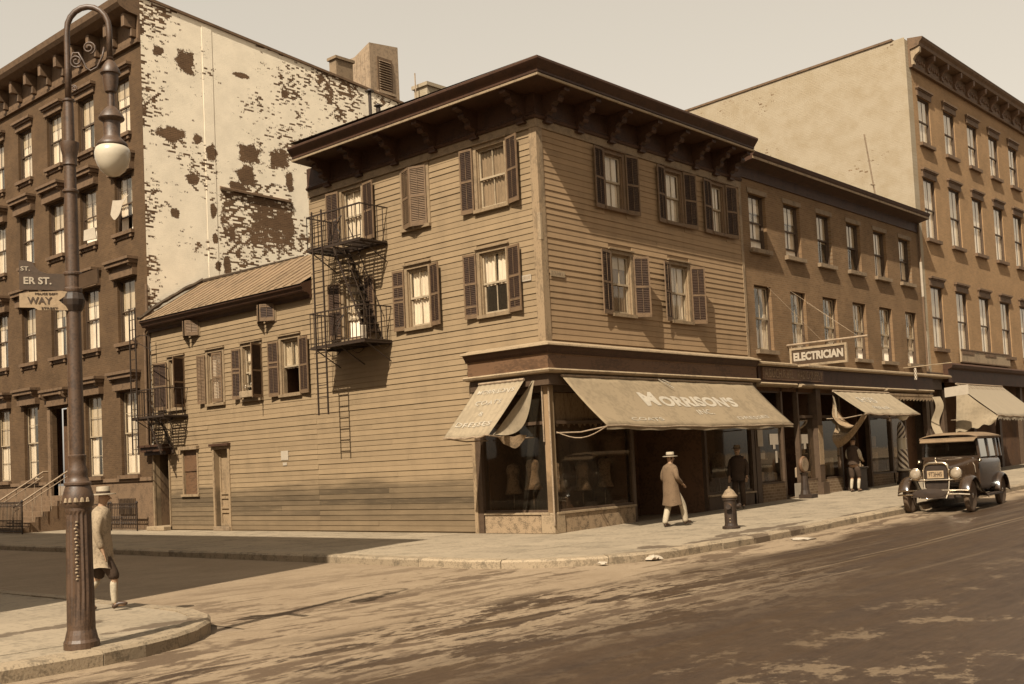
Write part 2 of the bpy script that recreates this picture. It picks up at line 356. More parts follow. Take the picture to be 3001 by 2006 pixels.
def text(s, size, mtx, material, parent=None, name='lettering', ext=.004, width=None, height=None, align='CENTER', bold=0.0):
    cu = bpy.data.curves.new(name, 'FONT'); cu.body = s; cu.size = size; cu.extrude = ext; cu.align_x = align; cu.align_y = 'CENTER'; cu.resolution_u = 3
    cu.offset = bold
    t = bpy.data.objects.new('tmp', cu); COL.objects.link(t)
    dg = bpy.context.evaluated_depsgraph_get(); me = bpy.data.meshes.new_from_object(t.evaluated_get(dg))
    bpy.data.objects.remove(t); me.name = name
    xs = [v.co.x for v in me.vertices]; ys = [v.co.y for v in me.vertices]; w = max(xs)-min(xs); h = max(ys)-min(ys)
    sx = width/w if width else 1; sy = height/h if height else (sx if width else 1)
    me.transform(mtx @ Matrix.Diagonal((sx, sy, 1, 1)))
    me.materials.clear(); me.materials.append(material)
    o = bpy.data.objects.new(name, me); link(o, parent); return o
def frame_mtx(o, ux, uy):
    ux = Vector(ux).normalized(); uy = Vector(uy); uz = ux.cross(uy).normalized(); uy = uz.cross(ux)
    m = Matrix((ux, uy, uz)).transposed().to_4x4(); m.translation = Vector(o); return m

# wall sheet with openings + reveals
def wall(S, u0, u1, z0, z1, holes, mats, parent, name='wall', thick=.18, top=None, mi=0):
    mb = MB()
    us = sorted({u0, u1} | {h[0] for h in holes} | {h[1] for h in holes}); zs = sorted({z0, z1} | {h[2] for h in holes} | {h[3] for h in holes})
    us = [u for u in us if u0 <= u <= u1]; zs = [z for z in zs if z0 <= z <= z1]
    for a, b in zip(us, us[1:]):
        for c, d in zip(zs, zs[1:]):
            mu, mz = (a+b)/2, (c+d)/2
            if any(h[0] < mu < h[1] and h[2] < mz < h[3] for h in holes): continue
            mb.quad(S(a, 0, c), S(b, 0, c), S(b, 0, d), S(a, 0, d), mi)
    for h in holes:
        a, b, c, d = h[:4]
        for p, q in (((a, c), (a, d)), ((a, d), (b, d)), ((b, d), (b, c)), ((b, c), (a, c))):
            mb.quad(S(p[0], 0, p[1]), S(q[0], 0, q[1]), S(q[0], -thick, q[1]), S(p[0], -thick, p[1]), mi)
    return mb.build(name, mats, parent, fixn=False)

def clapboards(S, u0, u1, z0, z1, h, blocks, material, parent, jit=.007, name='clapboard'):
    n = int(round((z1-z0)/h)); h = (z1-z0)/n
    for i in range(n):
        a, b = z0+i*h, z0+(i+1)*h
        segs = [(u0, u1)]
        for bl in blocks:
            if bl[2] < b-.02 and bl[3] > a+.02:
                ns = []
                for s in segs:
                    if bl[1] <= s[0] or bl[0] >= s[1]: ns.append(s)
                    else:
                        if bl[0]-s[0] > .03: ns.append((s[0], bl[0]))
                        if s[1]-bl[1] > .03: ns.append((bl[1], s[1]))
                segs = ns
        out = []
        for s in segs:                       # long courses are made of two lengths, butted
            if s[1]-s[0] > 4.2 and i % 3 == 1:
                c = s[0]+(s[1]-s[0])*random.uniform(.35, .65); out += [(s[0], c-.002), (c+.002, s[1])]
            else: out.append(s)
        for s in out:
            mb = MB(); j = random.uniform(-jit, jit); t = .026+j; k = random.uniform(-.002, .002)
            pr = [(.003, b+.012), (.010, b+.012), (t, a+k), (.003, a+k)]
            vs = [S(u, d, z) for u in s for d, z in pr]
            mb.add(vs, [(0,1,2,3),(7,6,5,4),(0,4,5,1),(1,5,6,2),(2,6,7,3),(3,7,4,0)])
            mb.build(name, material, parent)

def sash_window(S, u0, u1, z0, z1, parent, casing=.10, cmat=None, smat=None, rec=.0, curt='curtains', blind=0, open_=0, muntin=(1, 0),
                cap=True, sill=True, capmat=None, deep=.9, up_open=0, half=None, sillmat=None, reveal=.14, cw=None, blow=False):
    """frame with casing, two sashes, panes, curtain and the dark room behind. open_ raises the lower sash"""
    cmat = cmat or M_CASE; smat = smat or M_SASH; mb = MB()
    if casing:
        c = casing
        fbox(mb, S, u0-c, u0, .0, .045, z0, z1+c); fbox(mb, S, u1, u1+c, .0, .045, z0, z1+c); fbox(mb, S, u0, u1, .0, .043, z1, z1+c)
        if cap: fbox(mb, S, u0-c-.03, u1+c+.03, .0, .10, z1+c, z1+c+.035)
        if sill: fbox(mb, S, u0-c-.01, u1+c+.01, .0, .11, z0-.085, z0)
    fr = .03
    fbox(mb, S, u0, u0+fr, -reveal, -.01-rec, z0, z1); fbox(mb, S, u1-fr, u1, -reveal, -.01-rec, z0, z1)
    fbox(mb, S, u0+fr, u1-fr, -reveal, -.01-rec, z1-fr, z1); fbox(mb, S, u0+fr, u1-fr, -reveal, -.01-rec, z0, z0+fr)
    W_ = mb.build('window', [cmat], parent)
    a, b, c, d = u0+fr, u1-fr, z0+fr, z1-fr; mid = (c+d)/2
    for k, (s0, s1, dd) in enumerate(((mid-.02-up_open, d-up_open, -.05-rec), (c+open_, mid+.02+open_, -.085-rec))):
        mb = MB(); r = .042; t = .03
        fbox(mb, S, a, a+r, dd-t, dd, s0, s1); fbox(mb, S, b-r, b, dd-t, dd, s0, s1)
        fbox(mb, S, a+r, b-r, dd-t, dd, s1-r, s1); fbox(mb, S, a+r, b-r, dd-t, dd, s0, s0+r+.01)
        nv, nh = muntin
        for i in range(nv):
            x = a+r+(b-a-2*r)*(i+1)/(nv+1); fbox(mb, S, x-.011, x+.011, dd-t+.004, dd-.003, s0+r+.01, s1-r)
        for i in range(nh):
            z = s0+r+(s1-s0-2*r)*(i+1)/(nh+1); fbox(mb, S, a+r, b-r, dd-t+.006, dd-.005, z-.010, z+.010)
        mb.build('sash', smat, W_)
        for i in range(nv+1):
            x0 = a+r+(b-a-2*r)*i/(nv+1)+.008; x1 = a+r+(b-a-2*r)*(i+1)/(nv+1)-.008
            mb = MB(); mb.quad(S(x0, dd-.014, s0+r), S(x1, dd-.014, s0+r), S(x1, dd-.014, s1-r), S(x0, dd-.014, s1-r)); mb.build('pane', M_GLASS, W_, fixn=False)
    if curt:
        cm = M_CURT if curt != 'net' else M_CURT2
        spans = {'curtains': [(0, .40), (.60, 1)], 'wide': [(0, .49), (.51, 1)], 'upper': [(0, .48), (.52, 1)], 'full': [(0, 1)], 'net': [(0, 1)], 'left': [(.45, 1)], 'right': [(0, .5)], 'tied': [(0, .5), (.5, 1)]}[curt]
        for s0, s1 in spans:
            w0, w1 = a+(b-a)*s0, a+(b-a)*s1; nf = max(2, int((w1-w0)/.10)); ph = random.uniform(0, 6)
            def fn(i, j, w0=w0, w1=w1, nf=nf, ph=ph, s0=s0):
                zlo = (c+d)/2-.05 if curt == 'upper' else c+.02
                z = zlo+(d-.01-zlo)*j; sway = .25*(1-j)**2
                u = w0+(w1-w0)*i
                if curt == 'tied':
                    pull = 1-.75*max(0, math.sin(pi*min(1, (1-j)*1.5)))**.8 if j < .98 else 1
                    u = (w0+(w1-w0)*i*pull) if s0 == 0 else (w1-(w1-w0)*(1-i)*pull)
                if blow and j < .5: u += (.5-j)*.35
                return S(u, -.145-rec+.018*math.sin(i*nf*2*pi+ph+j*1.2), z)
            mb = MB(); mb.grid(fn, nf*6, 8 if curt != 'tied' else 16)
            o = mb.build('curtain', cm, W_, fixn=False, smooth=True)
    if blind:
        mb = MB(); fbox(mb, S, a+.01, b-.01, -.126-rec, -.122-rec, d-(d-c)*blind, d); mb.build('blind', M_SHADE, W_)
    mb = MB()                                # the dark room behind
    D = deep+.16
    e = [S(u0, -reveal, z0), S(u1, -reveal, z0), S(u1, -reveal, z1), S(u0, -reveal, z1), S(u0-.3, -D, z0-.2), S(u1+.3, -D, z0-.2), S(u1+.3, -D, z1+.2), S(u0-.3, -D, z1+.2)]
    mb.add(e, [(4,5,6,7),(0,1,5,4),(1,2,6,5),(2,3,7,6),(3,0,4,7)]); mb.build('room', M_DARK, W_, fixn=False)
    return W_

def shutter(S, hu, z0, z1, width, sgn, ang, parent, d0=.05, slat_open=1, rails=None, split=None, dark=True, tilt=1):
    """one louvred leaf; hinge at u=hu, extends sgn*width, swung ang degrees off the wall"""
    dirv = (cos(radians(ang))*sgn, sin(radians(ang)))
    nrm = (-dirv[1]*sgn, dirv[0]*sgn)
    T = lambda w, t, z: S(hu+dirv[0]*w+nrm[0]*t, d0+dirv[1]*w+abs(nrm[1])*t if abs(nrm[1]) > .01 else d0+dirv[1]*w, z)
    def bx(mb, w0, w1, t0, t1, a, b, mi=0):
        vs = [T(w, t, z) for z in (a, b) for t in (t0, t1) for w in (w0, w1)]
        mb.add(vs, [(0,1,3,2),(4,6,7,5),(0,4,5,1),(1,5,7,3),(3,7,6,2),(2,6,4,0)], mi)
    mb = MB(); st = .042; th = .032
    bx(mb, 0, st, 0, th, z0, z1); bx(mb, width-st, width, 0, th, z0, z1)
    rr = [(z0, z0+.11), (z1-.06, z1)]; mids = rails or [(z0+z1)/2]
    for m_ in mids: rr.append((m_-.028, m_+.028))
    for a, b in rr: bx(mb, st, width-st, .001, th-.001, a, b)
    rr.sort()
    for (a0, a1), (b0, b1) in zip(rr, rr[1:]):
        n = max(1, int((b0-a1)/.045)); h = (b0-a1)/n
        for i in range(n):
            z = a1+i*h+.004
            vs = [T(w, t, zz) for w in (st, width-st) for t, zz in ((.002, z+h*.95*tilt), (.007, z+h*.95*tilt+.003), (th-.004, z+.002), (th-.008, z-.001))]
            mb.add(vs, [(0,1,2,3),(7,6,5,4),(0,4,5,1),(1,5,6,2),(2,6,7,3),(3,7,4,0)], 1 if dark else 0)
        bx(mb, width/2-.006, width/2+.006, th-.002, th+.008, a1+.02, b0-.02)
    return mb.build('shutter', [M_SHF, M_SHS], parent)

def sweep2(S1, e1, S2, e2, prof, material, parent, name, closed=True, bev=0):
    """profile (d,z) swept along facade 1 (from u=e1 to the corner) and facade 2 (to u=e2), mitred"""
    mb = MB(); n = len(prof)
    vs = [S1(e1, d, z) for d, z in prof] + [Vector((-d, -d, z)) for d, z in prof] + [S2(e2, d, z) for d, z in prof]
    fs = []
    for k in (0, n):
        for i in range(n if closed else n-1): fs.append((k+i, k+(i+1) % n, k+n+(i+1) % n, k+n+i))
    if closed: fs += [tuple(range(n)), tuple(reversed(range(2*n, 3*n)))]
    mb.add(vs, fs); return mb.build(name, material, parent)
def sweep1(S, u0, u1, prof, material, parent, name):
    mb = MB(); n = len(prof); vs = [S(u0, d, z) for d, z in prof]+[S(u1, d, z) for d, z in prof]
    mb.add(vs, [(i, (i+1) % n, n+(i+1) % n, n+i) for i in range(n)]+[tuple(range(n)), tuple(reversed(range(n, 2*n)))])
    return mb.build(name, material, parent)

def split_islands(o):
    """each loose box of a joined part becomes an object of its own"""
    me = o.data; bm = bmesh.new(); bm.from_mesh(me); seen = set(); isl = []
    for v in bm.verts:
        if v in seen: continue
        st = [v]; seen.add(v); cur = []
        while st:
            q = st.pop(); cur.append(q)
            for e in q.link_edges:
                w = e.other_vert(q)
                if w not in seen: seen.add(w); st.append(w)
        isl.append(cur)
    if len(isl) < 2: bm.free(); return
    for k, cur in enumerate(isl):
        idx = {v: i for i, v in enumerate(cur)}; fs = {f for v in cur for f in v.link_faces}
        m = bpy.data.meshes.new(me.name); m.from_pydata([v.co[:] for v in cur], [], [[idx[v] for v in f.verts] for f in fs])
        for mt in me.materials: m.materials.append(mt)
        m.polygons.foreach_set('material_index', [f.material_index for f in fs]); m.update()
        if k == 0: first = m
        else:
            c = bpy.data.objects.new(o.name.split('.')[0], m); COL.objects.link(c); c.parent = o.parent; c.matrix_parent_inverse = o.matrix_parent_inverse.copy(); c.location = o.location
    bm.free(); o.data = first
# ================================================================= GROUND
def road_mat():
    m = bpy.data.materials.new('asphalt'); n, l, b = nodes(m)
    v, src = coords(n, l); s = N(n, 'ShaderNodeSeparateXYZ'); l.new(src, s.inputs[0]); X, Y = s.outputs[0], s.outputs[1]
    M = lambda op, a, b_=None, c=False: math_(n, l, op, a, b_, c)
    big = noise(n, l, v, .55, 8, .68); fine = noise(n, l, v, 30, 7, .8); mid = noise(n, l, v, 4.5, 8, .75)
    base = ramp(n, l, M('ADD', M('MULTIPLY', big, .6), M('MULTIPLY', mid, .4)), [(.36, (.205, .150, .094)), (.6, (.270, .206, .135))])
    va, _ = coords(n, l, (.42, 1.25, 1)); a1 = noise(n, l, va, 1.15, 8, .72)         # blotches, drawn out along the traffic
    vb, _ = coords(n, l, (.16, 1.7, 1)); a2 = noise(n, l, vb, 1.9, 7, .7)           # longer streaks
    wob = M('MULTIPLY', M('SUBTRACT', noise(n, l, va, .8, 5, .6), .5), 1.9)
    yy = M('ADD', Y, wob)
    wet = ramp(n, l, M('DIVIDE', M('ADD', yy, 12), 8), [(.64, 1.0), (.72, .0)]).outputs[0]        # sprinkled dark lane
    zone = ramp(n, l, M('DIVIDE', M('ADD', Y, 9), 10), [(.0, 1.0), (.55, .9), (.95, .15)]).outputs[0]
    blot = ramp(n, l, a1, [(.555, 0.0), (.578, 1.0)]).outputs[0]; blot2 = ramp(n, l, a2, [(.575, 0.0), (.60, .8)]).outputs[0]
    vo = N(n, 'ShaderNodeTexVoronoi'); vo.feature = 'DISTANCE_TO_EDGE'; vo.inputs['Scale'].default_value = .62
    wv = N(n, 'ShaderNodeVectorMath', operation='ADD'); nz = N(n, 'ShaderNodeTexNoise'); nz.inputs['Scale'].default_value = 1.3; nz.inputs['Detail'].default_value = 6; l.new(v, nz.inputs[0])
    sc_ = N(n, 'ShaderNodeVectorMath', operation='SCALE'); sc_.inputs['Scale'].default_value = 1.0; l.new(nz.outputs['Color'], sc_.inputs[0]); l.new(va, wv.inputs[0]); l.new(sc_.outputs[0], wv.inputs[1]); l.new(wv.outputs[0], vo.inputs['Vector'])
    vein = ramp(n, l, M('ADD', vo.outputs['Distance'], M('MULTIPLY', M('SUBTRACT', a1, .5), -.35)), [(.0, 1.0), (.03, .0)]).outputs[0]
    tar = M('MULTIPLY', M('MAXIMUM', M('MAXIMUM', blot, blot2), M('MULTIPLY', vein, .85)), zone)
    col = mixc(n, l, M('MULTIPLY', tar, .88), base.outputs[0], (.078, .048, .026))
    # the dark lane itself: damp and fairly even, pale patches painting its wet glints towards the far side
    dk = ramp(n, l, M('ADD', M('MULTIPLY', a2, .55), M('MULTIPLY', mid, .45)), [(.36, (.028, .0155, .0078)), (.62, (.060, .037, .021))])
    vp, _ = coords(n, l, (.8, 1.0, 1)); p1 = noise(n, l, vp, 1.5, 8, .78)
    low = ramp(n, l, M('DIVIDE', M('ADD', Y, 16), 8), [(.45, 1.0), (.75, .0)]).outputs[0]
    dark = mixc(n, l, M('MULTIPLY', M('MULTIPLY', ramp(n, l, p1, [(.55, 0.0), (.585, 1.0)]).outputs[0], low), .75), dk.outputs[0], (.185, .135, .084))
    tread = M('GREATER_THAN', M('FRACT', M('MULTIPLY', X, 7.0)), .45); keep = ramp(n, l, noise(n, l, vb, .9, 3), [(.45, 0.0), (.55, 1.0)]).outputs[0]
    for y0, w, dot, k_ in ((-8.50, .020, 0, .8), (-8.68, .014, 0, .7), (-9.36, .014, 0, .6), (-7.55, .05, 1, .30), (-7.72, .05, 1, .25), (-10.2, .05, 1, .28), (-7.0, .03, 0, .3), (-8.1, .10, 0, .14)):
        ln = M('LESS_THAN', M('ABSOLUTE', M('SUBTRACT', M('ADD', Y, M('MULTIPLY', X, .012)), y0)), w)
        if dot: ln = M('MULTIPLY', ln, tread)
        dark = mixc(n, l, M('MULTIPLY', M('MULTIPLY', ln, keep), k_), dark, (.25, .19, .12))
    lf = M('DIVIDE', M('SUBTRACT', M('MULTIPLY', X, -1.0), 2.5), 5.0, True); nearY = ramp(n, l, M('DIVIDE', M('ADD', Y, 11), 4), [(.15, 0.0), (.75, 1.0)]).outputs[0]
    dry = M('MULTIPLY', M('MULTIPLY', M('MULTIPLY', lf, nearY), ramp(n, l, a1, [(.47, 0.0), (.50, 1.0)]).outputs[0]), .9)
    wf = M('MULTIPLY', wet, M('SUBTRACT', .97, dry))
    col = mixc(n, l, wf, col, dark)
    col = mixc(n, l, 1.0, col, ramp(n, l, fine, [(.28, .74), (.72, 1.2)]).outputs[0], 'MULTIPLY')
    l.new(col, b.inputs['Base Color'])
    rg = N(n, 'ShaderNodeMapRange'); l.new(M('MULTIPLY', wf, ramp(n, l, a2, [(.4, .5), (.6, 1.0)]).outputs[0]), rg.inputs[0]); rg.inputs[3].default_value = .82; rg.inputs[4].default_value = .34
    l.new(rg.outputs[0], b.inputs['Roughness']); b.inputs['Specular IOR Level'].default_value = .3
    h = M('ADD', M('MULTIPLY', fine, .7), M('MULTIPLY', mid, .9)); bump(n, l, b, h, .55, .02); return m
M_ROAD = road_mat()
M_EARTH = mat('city_ground', (.16, .12, .08), .9, .3, .2)
mb = MB()
for a, b in ((-600, 0), (0, 60), (60, 600)):
    mb.quad(Vector((a, -600, -.16+gz(min(a, 60)))), Vector((b, -600, -.16+gz(min(b, 60)))), Vector((b, 600, -.16+gz(min(b, 60)))), Vector((a, 600, -.16+gz(min(a, 60)))))
struct(mb.build('ground', M_EARTH, fixn=False))
mb = MB()
for a, b in ((-60, 0), (0, 60)):
    mb.quad(Vector((a, -16, -.15+gz(a))), Vector((b, -16, -.15+gz(b))), Vector((b, -5.2, -.15+gz(b))), Vector((a, -5.2, -.15+gz(a))))
mb.quad(Vector((-12.2, -5.2, -.15)), Vector((0, -5.2, -.15)), Vector((0, 60, -.15)), Vector((-12.2, 60, -.15)))
struct(mb.build('road', M_ROAD, fixn=False))

def clip(poly, conv):
    for i in range(len(conv)):
        a, b = conv[i], conv[(i+1) % len(conv)]; out = []
        side = lambda p: (b[0]-a[0])*(p[1]-a[1])-(b[1]-a[1])*(p[0]-a[0])
        for j in range(len(poly)):
            p, q = poly[j], poly[(j+1) % len(poly)]; sp, sq = side(p), side(q)
            if sp >= 0: out.append(p)
            if sp*sq < 0:
                t = sp/(sp-sq); out.append((p[0]+(q[0]-p[0])*t, p[1]+(q[1]-p[1])*t))
        poly = out
        if not poly: return []
    return poly
def slab(poly, parent, zoff=0.0):
    if len(poly) < 3: return
    cx_ = sum(p[0] for p in poly)/len(poly); cy_ = sum(p[1] for p in poly)/len(poly); r = random.uniform(-.003, .003); sx = random.uniform(-.0022, .0022)
    def P3(p, dz): 
        d = Vector((p[0]-cx_, p[1]-cy_)); k = max(0, 1-.005/max(d.length, .01))
        return Vector((cx_+d.x*k, cy_+d.y*k, gz(p[0])+dz+zoff))
    mb = MB(); n = len(poly); vs = [P3(p, r+sx*(p[0]-cx_)) for p in poly]+[P3(p, -.03) for p in poly]
    mb.add(vs, [tuple(range(n))]+[(i, (i+1) % n, n+(i+1) % n, n+i) for i in range(n)]); mb.build('paving_slab', M_WALK, parent)
def kerb_path(pts, parent, inward, w=.28):
    """granite kerb stones along a polyline; inward = side (+1 left of travel)"""
    L = [0]; 
    for p, q in zip(pts, pts[1:]): L.append(L[-1]+math.dist(p, q))
    def at(s):
        for i in range(len(pts)-1):
            if s <= L[i+1] or i == len(pts)-2:
                t = (s-L[i])/(L[i+1]-L[i]); p, q = pts[i], pts[i+1]
                d = Vector((q[0]-p[0], q[1]-p[1])).normalized(); return Vector((p[0]+(q[0]-p[0])*t, p[1]+(q[1]-p[1])*t)), Vector((-d.y, d.x))*inward
    s = 0
    while s < L[-1]:
        e = min(s+random.uniform(1.2, 2.0), L[-1]); k = max(1, int((e-s)/.5)); dz = random.uniform(-.008, .01); off = random.uniform(-.012, .012)
        mb = MB(); sec = []
        for i in range(k+1):
            p, nn = at(s+.006+(e-s-.012)*i/k); ring = []
            for d, z in ((off, -.2), (off, -.03), (.035+off, .006), (w, .01), (w, -.2)):
                q = p+nn*d; ring.append(Vector((q.x, q.y, gz(q.x)+z+dz+random.uniform(-.003, .003))))
            sec += ring
        for i in range(k):
            for j in range(5): mb.f.append((i*5+j, i*5+(j+1) % 5, (i+1)*5+(j+1) % 5, (i+1)*5+j)); mb.m.append(0)
        mb.v = [tuple(v) for v in sec]; mb.f += [tuple(range(5)), tuple(reversed(range(k*5, k*5+5)))]; mb.m += [0, 0]
        mb.build('kerb_stone', M_KERB, parent); s = e
def arc(cx_, cy_, r, a0, a1, n=14): return [(cx_+r*cos(radians(a0+(a1-a0)*i/n)), cy_+r*sin(radians(a0+(a1-a0)*i/n))) for i in range(n+1)]

# pavement round the corner building
mb = MB(); R = 2.9; CX, CY = -5.75+R, -5.36+R
outline = [(-5.75, 34)] + arc(CX, CY, R, 180, 270) + [(36, -5.36)]
inner = [(p[0]+.25, p[1]) if i == 0 else p for i, p in enumerate(outline)]
bed = MB()
for (x0, x1, y0, y1) in ((-5.5, .3, 0, 34), (0, 36, -5.1, .3), (36, 60, -5.1, .3), (-2.85, 0, -5.1, 0), (-5.5, -2.85, -2.46, 0)):
    bed.add([(x0, y0, gz(x0)-.033), (x1, y0, gz(x1)-.033), (x1, y1, gz(x1)-.033), (x0, y1, gz(x0)-.033)], [(0,1,2,3)])
ar = arc(CX, CY, R-.25, 180, 270); bed.add([(CX, CY, -.033)]+[(p[0], p[1], -.033) for p in ar], [(0, i+1, i+2) for i in range(len(ar)-1)])
PV = bed.build('pavement', M_STONE, fixn=False); struct(PV)
conv = [(CX, CY)] ; ins = arc(CX, CY, R-.28, 180, 270, 10)
region = [p for p in ins]+[(3.2, -5.08), (3.2, 5), (-5.47, 5)]
for i in range(-4, 24):
    for j in range(4):
        x0 = i*1.45; poly = [(x0, -5.08+j*1.275), (x0+1.45, -5.08+j*1.275), (x0+1.45, -5.08+(j+1)*1.275), (x0, -5.08+(j+1)*1.275)]
        if x0 < -2.9:
            poly = clip(poly, region)
        if poly and x0 > -5.9: slab(poly, PV)
for j in range(0, 20):
    for i in range(4):
        w = 5.47/4; poly = [(-5.47+i*w, .02+j*1.5), (-5.47+(i+1)*w, .02+j*1.5), (-5.47+(i+1)*w, .02+(j+1)*1.5), (-5.47+i*w, .02+(j+1)*1.5)]; slab(poly, PV)
KB = MB(); KB.box(-5.4, -5.38, 5, 5.02, -.3, -.28); 
kb = struct(thing('kerb', 'granite kerb', 'kerb', (-5.75, 0, 0))); del kb['label']; del kb['category']
kerb_path(outline, kb, 1)
# near corner pavement with the lamp post
bed = MB(); r2 = 2.6; cx2, cy2 = -12.0-r2, -6.0+r2
bed.add([(-60, -5.75, -.033), (cx2, -5.75, -.033), (cx2, 34, -.033), (-60, 34, -.033)], [(0,1,2,3)])
bed.add([(cx2, cy2, -.033), (-12.25, cy2, -.033), (-12.25, 34, -.033), (cx2, 34, -.033)], [(0,1,2,3)])
ar = arc(cx2, cy2, r2-.25, -90, 0); bed.add([(cx2, cy2, -.033)]+[(p[0], p[1], -.033) for p in ar], [(0, i+1, i+2) for i in range(len(ar)-1)])
PV2 = bed.build('near_pavement', M_STONE, fixn=False); struct(PV2)
reg2 = [(-30, -5.72)]+arc(cx2, cy2, r2-.28, -90, 0, 10)+[(-12.28, 40), (-30, 40)]
for i in range(-4, 5):
    for j in range(-5, 12):
        x0, y0 = -18.6+i*1.3, j*1.3; poly = clip([(x0, y0), (x0+1.3, y0), (x0+1.3, y0+1.3), (x0, y0+1.3)], reg2)
        if poly and x0 > -23: slab(poly, PV2)
kb2 = thing('near_kerb', 'x', 'kerb', (-12, -4, 0)); struct(kb2); del kb2['label']; del kb2['category']
kerb_path([(-40, -6.0)]+arc(cx2, cy2, r2, -90, 0)+[(-12.0, 34)], kb2, 1)
mb = MB(); mb.add([(-60, -22, .0), (60, -22, .9), (60, -16, .9), (-60, -16, 0)], [(0,1,2,3)]); mb.add([(-60, -16, 0), (60, -16, .9), (60, -16, .6), (-60, -16, -.2)], [(0,1,2,3)])
struct(mb.build('far_side_pavement', M_WALK, fixn=False))

# ================================================================= CORNER BUILDING
CB = thing('corner_building', 'three storey corner house with wooden clapboards, louvred shutters and a heavy bracketed cornice', 'building', (4.8, 4.4, 0))
UL, UR = 8.85, 9.62                       # facade lengths
ZT = 10.65
Lw = [(6.47, 7.32, 8.15, 9.70), (3.82, 4.74, 8.15, 9.70), (1.02, 1.98, 8.15, 9.70), (6.53, 7.40, 5.47, 7.04), (3.90, 4.72, 5.47, 7.04), (1.13, 2.02, 5.47, 7.04)]
Rw = [(2.69, 3.46, 8.25, 9.68), (5.50, 6.27, 8.25, 9.68), (7.92, 8.55, 8.25, 9.68), (2.78, 3.60, 5.47, 7.04), (5.50, 6.37, 5.47, 7.04)]
shopL = (0.0, 2.45, 0.0, 3.9); shopR = (0.0, UR, 0.0, 3.9)
wall(LFT, 0, UL, 0, ZT, Lw+[shopL], M_SIDL, CB); wall(RGT, 0, UR, 0, ZT, Rw+[shopR], M_SIDR, CB)
mb = MB()
mb.quad(Vector((UR, 0, 0)), Vector((UR, 9, 0)), Vector((UR, 9, ZT)), Vector((UR, 0, ZT))); mb.quad(Vector((0, UL, 3.9)), Vector((UR, UL, 3.9)), Vector((UR, UL, ZT)), Vector((0, UL, ZT)))
mb.quad(Vector((0, UL, 0)), Vector((UR, UL, 0)), Vector((UR, UL, 3.9)), Vector((0, UL, 3.9)))
mb.build('rear_wall', M_SIDR, CB, fixn=False)
pad = lambda w, c=.10, a=.14, b=.09: (w[0]-c, w[1]+c, w[2]-b, w[3]+a)
clapboards(LFT, .20, UL, .04, 9.78, .1475, [pad(w) for w in Lw]+[(0, 2.45, 0, 4.62)], M_SIDL, CB)
clapboards(RGT, .20, UR-.14, 4.66, 9.80, .1475, [pad(w) for w in Rw], M_SIDR, CB)
# corner boards
mb = MB(); mb.box(-.034, .20, -.034, -.0, 4.6, 9.85); mb.box(-.034, 0, 0, .20, 4.6, 9.85); mb.build('corner_board', M_TRIM, CB, bev=.004)
mb = MB(); mb.box(-.042, .05, -.042, .05, 7.05, 7.72); mb.build('corner_patch', M_LEDGE, CB, bev=.01)
mb = MB(); fbox(mb, RGT, UR-.14, UR, 0, .034, 4.6, 9.85); mb.build('corner_board', M_TRIM, CB, bev=.004)
# frieze, mouldings, cornice
sweep2(LFT, UL, RGT, UR, [(.0, 9.82), (.05, 9.82), (.05, 10.03), (.0, 10.03)], M_CASE, CB, 'frieze')
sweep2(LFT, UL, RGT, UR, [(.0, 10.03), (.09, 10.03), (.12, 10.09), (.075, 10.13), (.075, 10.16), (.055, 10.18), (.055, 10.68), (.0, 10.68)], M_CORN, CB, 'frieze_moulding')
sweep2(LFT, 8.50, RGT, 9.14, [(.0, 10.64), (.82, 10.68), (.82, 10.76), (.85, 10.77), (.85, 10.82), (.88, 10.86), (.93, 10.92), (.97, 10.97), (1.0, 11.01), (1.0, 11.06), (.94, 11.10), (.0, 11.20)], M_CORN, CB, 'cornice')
sweep2(LFT, 8.50, RGT, 9.14, [(.81, 10.685), (.862, 10.685), (.867, 10.735), (.81, 10.735)], M_LEDGE, CB, 'cornice_bead')
mb = MB(); mb.quad(Vector((-.9, -.9, 11.12)), Vector((9.1, -.9, 11.12)), Vector((9.1, 8.5, 11.22)), Vector((-.9, 8.5, 11.22))); mb.build('roof', M_TAR, CB, fixn=False)
def bracket(S, u, parent):
    mb = MB(); prof = [(.055, 9.99), (.15, 9.99), (.18, 10.06), (.15, 10.14), (.22, 10.20), (.30, 10.18), (.35, 10.25), (.32, 10.34), (.42, 10.40), (.52, 10.39), (.57, 10.46), (.55, 10.54), (.66, 10.58), (.76, 10.59), (.76, 10.67), (.055, 10.67)]
    n = len(prof); vs = [S(u-.10, d, z) for d, z in prof]+[S(u+.10, d, z) for d, z in prof]
    mb.add(vs, [tuple(range(n)), tuple(reversed(range(n, 2*n)))]+[(i, (i+1) % n, n+(i+1) % n, n+i) for i in range(n)])
    fbox(mb, S, u-.13, u+.13, .0, .16, 9.95, 9.995); return mb.build('bracket', M_CORN, parent)
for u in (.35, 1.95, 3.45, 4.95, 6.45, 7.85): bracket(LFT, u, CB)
for u in (.35, 1.6, 2.95, 4.3, 5.65, 7.0, 8.1, 8.95): bracket(RGT, u, CB)
